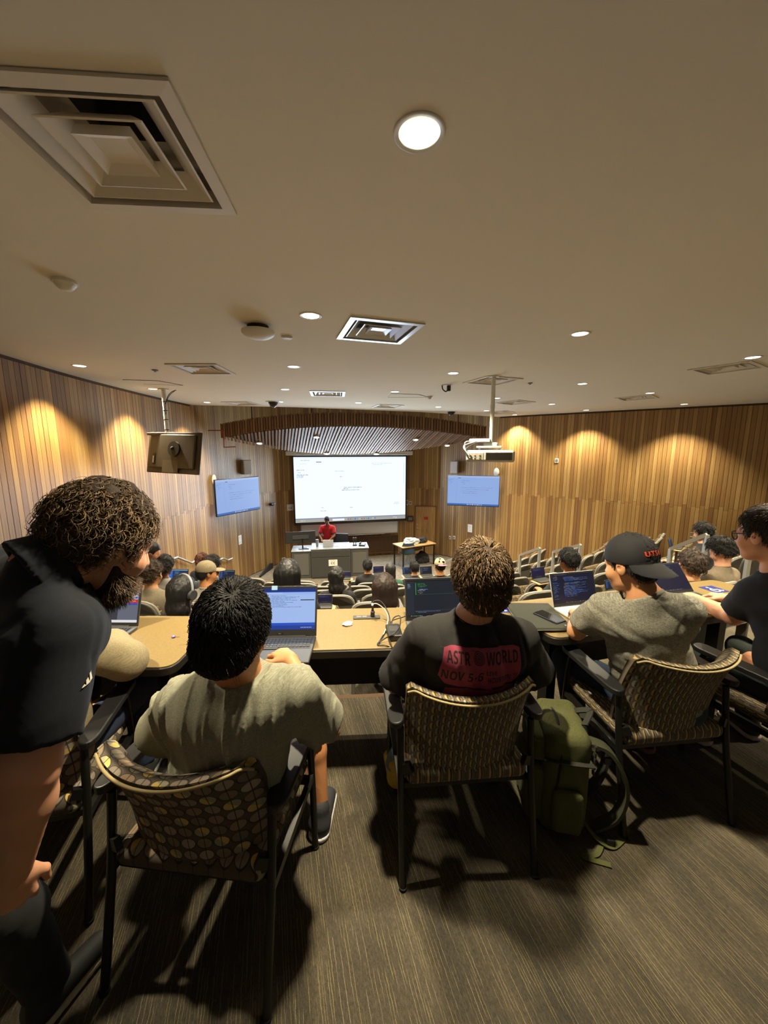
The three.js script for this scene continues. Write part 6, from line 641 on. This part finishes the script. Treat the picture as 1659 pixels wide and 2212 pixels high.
// ---------------------------------------------------------------- backpack beside the middle chair
{
  const o = thing('backpack', 'olive green tactical backpack standing beside the middle chair', 'backpack', P(0.815, 1.6, 0), -0.15), gm = cloth('#5d5f33'), dk = cloth('#2c2c22'), H = 0.5;
  const soft = (w, h, d, x, y, z, r) => { const F = new Field([x - w, y - h, z - d], [x + w, y + h, z + d], 0.009); F.loop(F.lo, [x + w, y + h, z + d], (X, Y, Z) => { const a = Math.abs(X - x) - w / 2 + r, b = Math.abs(Y - y) - h / 2 + r, c = Math.abs(Z - z) - d / 2 + r; return Math.hypot(Math.max(a, 0), Math.max(b, 0), Math.max(c, 0)) + Math.min(0, Math.max(a, b, c)) - r + 0.006 * vnoise(X * 16, Y * 12, Z * 16); }); return F.mesh(6); };
  part('main_body', soft(0.2, H, 0.29, 0, H / 2, 0, 0.05), gm, o); part('front_pocket', soft(0.09, 0.28, 0.25, -0.12, 0.18, 0, 0.035), gm, o); part('side_pocket', soft(0.12, 0.2, 0.05, 0.0, 0.15, 0.155, 0.02), gm, o); part('top_pocket', soft(0.1, 0.13, 0.23, -0.1, 0.395, 0, 0.03), gm, o);
  part('zip', [tube([[-0.05, 0.06, 0.135], [-0.04, 0.3, 0.149], [-0.03, 0.46, 0.12], [-0.03, 0.508, 0.0], [-0.03, 0.46, -0.12]], 0.005, 50, 6)], dk, o); part('zip', [tube([[-0.155, 0.42, 0.1], [-0.155, 0.45, 0.0], [-0.155, 0.42, -0.1]], 0.004, 30, 6)], dk, o); part('zip_pull', [tube([[-0.028, 0.36, 0.152], [-0.036, 0.33, 0.157], [-0.028, 0.3, 0.156], [-0.02, 0.33, 0.157], [-0.028, 0.36, 0.153]], 0.0022, 30, 5)], gm, o);
  const band = (pts, w, th) => { const c = new THREE.CatmullRomCurve3(pts.map((p) => V3(...p))), n = 40, v = [], id = []; for (let i = 0; i <= n; i++) { const p = c.getPoint(i / n), t = c.getTangent(i / n), s = V3(0, 0, 1).addScaledVector(t, -t.z).normalize(), nn = t.clone().cross(s); for (const [a, b] of [[-1, -1], [1, -1], [1, 1], [-1, 1]]) { const q = p.clone().addScaledVector(s, a * w / 2).addScaledVector(nn, b * th / 2); v.push(q.x, q.y, q.z); } if (i) for (let k = 0; k < 4; k++) { const a = (i - 1) * 4 + k, b = (i - 1) * 4 + (k + 1) % 4; id.push(a, b, b + 4, a, b + 4, a + 4); } } const g = new THREE.BufferGeometry(); g.setAttribute('position', new THREE.Float32BufferAttribute(v, 3)); g.setAttribute('uv', new THREE.Float32BufferAttribute(new Float32Array(v.length / 3 * 2), 2)); g.setIndex(id); const h = g.toNonIndexed(); h.computeVertexNormals(); return h; };
  for (const z of [-0.08, 0.09]) part('shoulder_strap', band([[0.09, 0.45, z], [0.16, 0.43, z * 1.1], [0.225, 0.34, z * 1.2], [0.25, 0.22, z * 1.2], [0.22, 0.1, z * 1.15], [0.15, 0.025, z]], 0.055, 0.014), z > 0 ? cloth('#3f412a') : dk, o);
  part('strap_webbing', [band([[0.1, 0.05, 0.1], [0.13, 0.03, 0.14], [0.19, 0.008, 0.16], [0.25, 0.006, 0.12], [0.3, 0.006, 0.06]], 0.026, 0.003), band([[0.17, 0.01, 0.13], [0.12, 0.006, 0.2], [0.06, 0.006, 0.22], [0.16, 0.006, 0.24]], 0.022, 0.003)], gm, o); part('carry_handle', band([[0.07, 0.49, -0.05], [0.12, 0.53, 0], [0.08, 0.5, 0.06]], 0.028, 0.006), dk, o); part('compression_strap', [band([[0.1, 0.38, 0.152], [0.0, 0.385, 0.158], [-0.1, 0.38, 0.14]], 0.024, 0.004)], dk, o); part('buckle', rb(0.03, 0.035, 0.012, 0.004, 0.17, 0.37, 0.1), M.blackPlastic, o); part('buckle', rb(0.03, 0.035, 0.012, 0.004, 0.19, 0.02, 0.155), M.blackPlastic, o);
  for (let i = 0; i < 5; i++) part('webbing_loop', bx(0.006, 0.02, 0.018, 0.105, 0.33 + i * 0.03, 0.13), dk, o);
}
// ---------------------------------------------------------------- the audience below and the lecturer
function seated(head, deg, floor, o = {}) { // joints of somebody in a folding seat facing the stage
  const a = deg / 57.2958, F = V3(-Math.sin(a), 0, -Math.cos(a)), R = V3(Math.cos(a), 0, -Math.sin(a)), at = (r, f, y) => head.clone().addScaledVector(R, r).addScaledVector(F, f).setY(y), sy = Math.min(head.y - 0.26, floor + 0.92), L = o.lean ?? 0.02;
  const tw = o.turn ?? 0, Fh = F.clone().applyAxisAngle(UPV, tw); return { hip: at(0, -0.04 - L, floor + 0.5), neck: at(0, -0.03, head.y - 0.165), head: head.clone(), shL: at(-0.18, -0.03, sy), shR: at(0.18, -0.03, sy), elL: at(-0.235, 0.1, sy - 0.23), elR: at(0.235, 0.1, sy - 0.23), wrL: at(-0.14, 0.3, sy - 0.2), wrR: at(0.14, 0.3, sy - 0.2), hdL: at(-0.1, 0.4, sy - 0.2), hdR: at(0.1, 0.4, sy - 0.2), knL: at(-0.11, 0.36, floor + 0.5), knR: at(0.11, 0.36, floor + 0.5), anL: at(-0.11, 0.34, floor + 0.09), anR: at(0.11, 0.34, floor + 0.09), face: Fh.clone().add(V3(0, o.nod ?? -0.15, 0)) };
}
seed = 201;
const bgOpt = (o) => ({ cell: 0.0165, shirtCell: 0.014, legCell: 0.02, shoeCell: 0.014, loose: 0.014, fold: [0.004, 8, 6, 3], sleeve: 0.66, trousers: M.bgTrousers ??= cloth('#26282e'), shoes: [M.bgShoe ??= mat('#2a2a2a', 0.8), M.bgSole ??= mat('#9a9a96', 0.8)], group: undefined, ...o });
function sitter(key, label, o) { const s = SIT[key], J = seated(s.head, s.deg, s.floor, o), f = figure(label, J, bgOpt({ floor: s.floor, ...o })); if (o.hair) { const h = o.hair(J, f.B); f.put('hair', hairShell(J.head, f.B, { cell: 0.008, ...h }), o.hairMat ?? hairBase.black); if (!h.extra && !o.plain) { const c = (o.hairMat ?? hairBase.black).color; f.put('hair_strands', strandMesh(combed(J.head, f.B, 520, { s: 1 + (h.th ?? 0.012) * 4, len: 0.05, lift: 0.2, mess: 0.7, r: 0.0026 }), 0.002, c.clone().multiplyScalar(0.6), c.clone().multiplyScalar(2.2)), hairMat); } } return f; }
const longHair = (len, w, extraTop = 0) => (J, B) => { const R = B[0], top = hp(J.head, B, 0, 0.02, -0.05), end = hp(J.head, B, 0, -0.05, -0.07).add(V3(0, -len, 0)); return { th: 0.014, nape: -0.1, noise: [0.0042, 95], stretch: 0.05, cell: 0.0066, lat: R, flat: w, extra: [[top, lerp3(top, end, 0.5), 0.075, 0.07], [lerp3(top, end, 0.5), end, 0.07, 0.045]] }; };
const shortHair = (th = 0.012, noise = [0.004, 45], o = {}) => () => ({ th, noise, ...o });
const brownLong = mat('#24140d', 0.62), blackLong = mat('#0f0d0d', 0.6);
sitter('curly', 'student with short brown curls in an oatmeal sweatshirt', { skin: SKIN.olive, shirt: cloth('#a2957c'), sleeve: 1.85, loose: 0.025, hair: shortHair(0.026, [0.014, 38]), hairMat: mat('#38281a', 0.7), turn: -0.25 });
sitter('afro', 'student with a round black afro in a pale T-shirt', { skin: SKIN.dark, shirt: cloth('#b9b7b0'), hair: shortHair(0.045, [0.012, 30], { top: 1 }), hairMat: mat('#100c0a', 0.85) });
{ const f = sitter('phones', 'person with long black hair wearing over-ear headphones', { skin: SKIN.olive, shirt: cloth('#24262c'), hair: longHair(0.25, 1.35), hairMat: blackLong, nod: -0.3, turn: -0.3 }), C = f.J.head, B = f.B; const band_ = []; for (let i = 0; i <= 14; i++) { const a = (i / 14 - 0.5) * Math.PI; band_.push(hp(C, B, Math.sin(a) * 0.108, -0.005 + Math.cos(a) * 0.145, -0.01)); } const h = f.put('headphones', new THREE.TubeGeometry(new THREE.CatmullRomCurve3(band_), 40, 0.011, 8), mat('#8d9096', 0.4)); for (const q of [-1, 1]) { const c = hp(C, B, q * 0.108, -0.015, -0.008), g = cyl(0.04, 0.045, 0.035, 0, 0, 0, 0, 0, 26).applyQuaternion(new THREE.Quaternion().setFromUnitVectors(UPV, B[0])).translate(c.x, c.y, c.z); part('ear_cup', reorigin(g, f.origin), mat('#3b3c40', 0.5), h); } }
function capOn(f, color, brimSide, brimColor) { const C = f.J.head, B = f.B, D = fieldFor([C], 0.16, 0.008); D.ell(hp(C, B, 0, 0.036, -0.012), [0.089, 0.1, 0.107], B, 0.01); D.each((x, y, z, d) => { const p = V3(x, y, z).sub(C); return Math.max(d, 0.02 - p.dot(B[1])); }); const cap = f.put('cap', D.mesh(), color); const br = fieldFor([C], 0.22, 0.007), bc = hp(C, B, 0, 0.022, brimSide * 0.12); br.ell(bc, [0.075, 0.012, 0.07], B, 0.005); part('brim', reorigin(br.mesh(), f.origin), brimColor ?? color, cap); return cap; }
{ const f = sitter('cap', 'man in a tan baseball cap and dark glasses', { skin: SKIN.tan, plain: true, shirt: cloth('#c6c2b8'), hair: shortHair(0.006, [0.002, 50], { nape: -0.08 }), turn: -0.85, nod: -0.1 }); capOn(f, cloth('#a8987a'), 1); const C = f.J.head, B = f.B; f.put('glasses', mergeGeometries([-1, 1].map((q) => new THREE.SphereGeometry(1, 12, 8).scale(0.027, 0.018, 0.006).applyMatrix4(new THREE.Matrix4().makeBasis(...B)).translate(...hp(C, B, q * 0.033, 0.0, 0.104).toArray()))), M.black); }
sitter('red', 'student with reddish brown curls down by the left wall', { skin: SKIN.fair, shirt: cloth('#2c3346'), hair: shortHair(0.03, [0.014, 36]), hairMat: mat('#4a2414', 0.7) });
sitter('dark', 'student with flat dark hair beside the reddish curls', { skin: SKIN.tan, shirt: cloth('#5a616c'), hair: shortHair(0.012) });
sitter('longA', 'person with straight long black hair in the row below the blue laptop', { skin: SKIN.olive, shirt: cloth('#2a2a2c'), hair: longHair(0.2, 1.45), hairMat: blackLong });
sitter('wavy', 'person with long wavy black hair in a black top', { skin: SKIN.olive, shirt: cloth('#1c1c1f'), hair: (J, B) => ({ ...longHair(0.24, 1.3)(J, B), noise: [0.009, 45], stretch: 0.4 }), hairMat: blackLong, sleeve: 1.8 });
sitter('tee', 'man with short black hair in a black T-shirt in a lower row', { skin: SKIN.tan, shirt: cloth('#1f1f21'), hair: shortHair(0.014) });
sitter('girl', 'person with long black hair beside the green top', { skin: SKIN.warm, shirt: cloth('#2f5a48'), hair: longHair(0.2, 1.15), hairMat: blackLong, sleeve: 0.3 });
sitter('brown', 'person with long dark brown hair directly below the desk socket', { skin: SKIN.olive, shirt: cloth('#6d6a48'), hair: longHair(0.17, 1.4), hairMat: brownLong, sleeve: 1.7 });
sitter('short', 'student with short dark hair between two open laptops', { skin: SKIN.warm, shirt: cloth('#2a3140'), hair: shortHair(0.013) });
{ const f = sitter('pink', 'student in a cream cap with a pink brim worn backwards', { skin: SKIN.tan, plain: true, shirt: cloth('#25272b'), hair: shortHair(0.008) }); const cap = capOn(f, cloth('#d6c9a4'), -1, cloth('#c9799a')); const C = f.J.head, B = f.B; part('emblem', reorigin(new THREE.SphereGeometry(0.02, 10, 8).scale(1.3, 0.9, 0.3).applyMatrix4(new THREE.Matrix4().makeBasis(...B)).translate(...hp(C, B, 0.02, 0.07, -0.108).toArray()), f.origin), M.black, cap); }
sitter('right', 'student with thick dark hair ahead of the right aisle', { skin: SKIN.tan, shirt: cloth('#3b4048'), hair: shortHair(0.02, [0.006, 36]), turn: 0.15 });
sitter('beige', 'student with messy black hair in a beige T-shirt', { skin: SKIN.fair, shirt: cloth('#8f8069'), hair: shortHair(0.024, [0.008, 30]), turn: 0.35, nod: -0.55, lean: 0.12 });
sitter('far', 'student in a dark T-shirt near the plank wall with a blue laptop', { skin: SKIN.fair, shirt: cloth('#2a2b2f'), hair: shortHair(0.016, [0.005, 40]), turn: 0.2, nod: -0.35 });
sitter('near', 'student with tousled brown hair just beyond the right desk', { skin: SKIN.warm, shirt: cloth('#4e483c'), hair: shortHair(0.022, [0.009, 34]), hairMat: mat('#33251a', 0.65) });
{ // helper bending over in the left aisle
  const hd = atF(327, 1192, 4.95), fl = -0.98, J = { hip: P(-3.36, 4.72, fl + 0.92), neck: hd.clone().add(V3(-0.09, -0.07, 0.05)), head: hd, shL: hd.clone().add(V3(-0.3, -0.15, -0.05)), shR: hd.clone().add(V3(-0.05, -0.2, 0.18)), elL: hd.clone().add(V3(-0.25, -0.4, -0.15)), elR: hd.clone().add(V3(0.0, -0.45, 0.12)), wrL: hd.clone().add(V3(-0.05, -0.58, -0.2)), wrR: hd.clone().add(V3(0.12, -0.6, -0.05)), hdL: hd.clone().add(V3(0.03, -0.63, -0.22)), hdR: hd.clone().add(V3(0.2, -0.64, -0.1)), knL: P(-3.38, 4.8, fl + 0.48), knR: P(-3.2, 4.68, fl + 0.48), anL: P(-3.4, 4.72, fl + 0.09), anR: P(-3.22, 4.6, fl + 0.09), face: V3(0.85, -0.45, -0.45), toe: V3(0.6, 0, -0.8) };
  const f = figure('man in a dark T-shirt bending over a student beside the left wall', J, bgOpt({ floor: fl, skin: SKIN.fair, shirt: cloth('#1f2024'), hem: -0.1 })); f.put('hair', hairShell(J.head, f.B, { cell: 0.008, th: 0.01, noise: [0.003, 50] }), mat('#1a1410', 0.55));
}
{ // lecturer in red
  const hd = atF(706, 1124, 12.75), y = STAGE, a = 0.22, F = V3(-Math.sin(a) * 0.2 - 0.1, 0, 1).normalize(), R = F.clone().cross(UPV), at = (r, f, yy) => hd.clone().addScaledVector(R, r).addScaledVector(F, f).setY(y + yy), s = (hd.y - y) / 1.66;
  const J = { hip: at(0, -0.1, 0.93 * s), neck: at(0, -0.05, 1.49 * s), head: hd, shL: at(-0.2, -0.07, 1.4 * s), shR: at(0.2, -0.07, 1.4 * s), elL: at(-0.26, 0.03, 1.13 * s), elR: at(0.26, 0.03, 1.13 * s), wrL: at(-0.12, 0.2, 0.99 * s), wrR: at(0.12, 0.2, 0.99 * s), hdL: at(-0.07, 0.3, 0.98 * s), hdR: at(0.07, 0.3, 0.98 * s), knL: at(-0.1, -0.1, 0.5), knR: at(0.1, -0.1, 0.5), anL: at(-0.11, -0.1, 0.09), anR: at(0.11, -0.1, 0.09), face: F.clone().add(V3(0, -0.45, 0)) };
  const f = figure('lecturer in a red T-shirt standing behind the lectern', J, bgOpt({ floor: y, skin: SKIN.dark, shirt: cloth('#c01820'), sleeve: 0.7, cell: 0.014 })); f.put('hair', hairShell(J.head, f.B, { cell: 0.008, th: 0.01, noise: [0.003, 40] }), hairBase.black);
}
// ---------------------------------------------------------------- audience laptops on writing tablets
function audienceLaptop(label, px, py, wpx, f, tex, turn = 0, k = 0.8, group) { // px, py: middle of the lid
  const p = atF(px, py, f), w = wpx * f / FOC, lid = w * 0.64, deg = Math.atan2(p.x - RC.x, RC.f + p.z), a = deg + turn, hy = p.y - lid * 0.5, rx = V3(Math.cos(a), 0, -Math.sin(a)), c = V3(p.x, hy, p.z);
  laptop(label, c.clone().addScaledVector(rx, -w / 2), c.clone().addScaledVector(rx, w / 2), { tex, lid, d: w * 0.66, open: 105, k, group });
  const rad = Math.hypot(p.x - RC.x, RC.f + p.z); let fy = 0; for (const t of [...ROWS].reverse()) if (rad < t.r + 0.5) { fy = t.y; break; } if (rad < ROWS[6].r - 0.43) fy = STAGE;
  const o = thing('writing_tablet', 'folding writing tablet under the ' + label.replace('open ', ''), 'writing tablet', V3(p.x, fy, p.z), a); part('board', rb(w + 0.06, 0.016, w * 0.72, 0.006, 0, hy - fy - 0.009, w * 0.33), M.tablet ??= mat('#b79a68', 0.5), o); part('support_arm', [beam([w * 0.4, hy - fy - 0.02, w * 0.3], [w * 0.4, 0.0, w * 0.3], 0.03, 0.03)], M.seatShell, o);
}
audienceLaptop('open pale-screened laptop before the afro', 383, 1246, 46, 5.5, SCR.cyan, 0.1, 1.0);
audienceLaptop('open dark laptop before the tan cap', 489, 1245, 36, 4.75, SCR.cyan, 0, 0.5);
audienceLaptop('open laptop with a purple editor beside the blue terminal laptop', 702, 1298, 34, 3.45, SCR.purple, 0, 0.9);
audienceLaptop('open laptop with a violet page beside the wavy hair', 748, 1243, 20, 5.3, SCR.purple, 0, 1.2);
audienceLaptop('open laptop before the black T-shirt', 818, 1232, 24, 8.0, SCR.purple, 0, 1.0);
audienceLaptop('open laptop left of the short dark hair', 882, 1234, 26, 8.2, SCR.cyan, 0, 0.4);
audienceLaptop('open grey laptop right of the short dark hair', 921, 1234, 28, 6.5, SCR.dark, 0, 0.9);
audienceLaptop('open navy laptop ahead of the right aisle', 1165, 1240, 38, 4.95, SCR.purple, 0.1, 0.9);
audienceLaptop('open blue laptop behind the black cap', 1322, 1266, 36, 3.65, SCR.cyan, 0.1, 0.4);
audienceLaptop('open blue laptop beside the rail near the plank wall', 1451, 1174, 30, 5.5, SCR.cyan, 0.3, 0.6);
renderer.render(scene, camera);
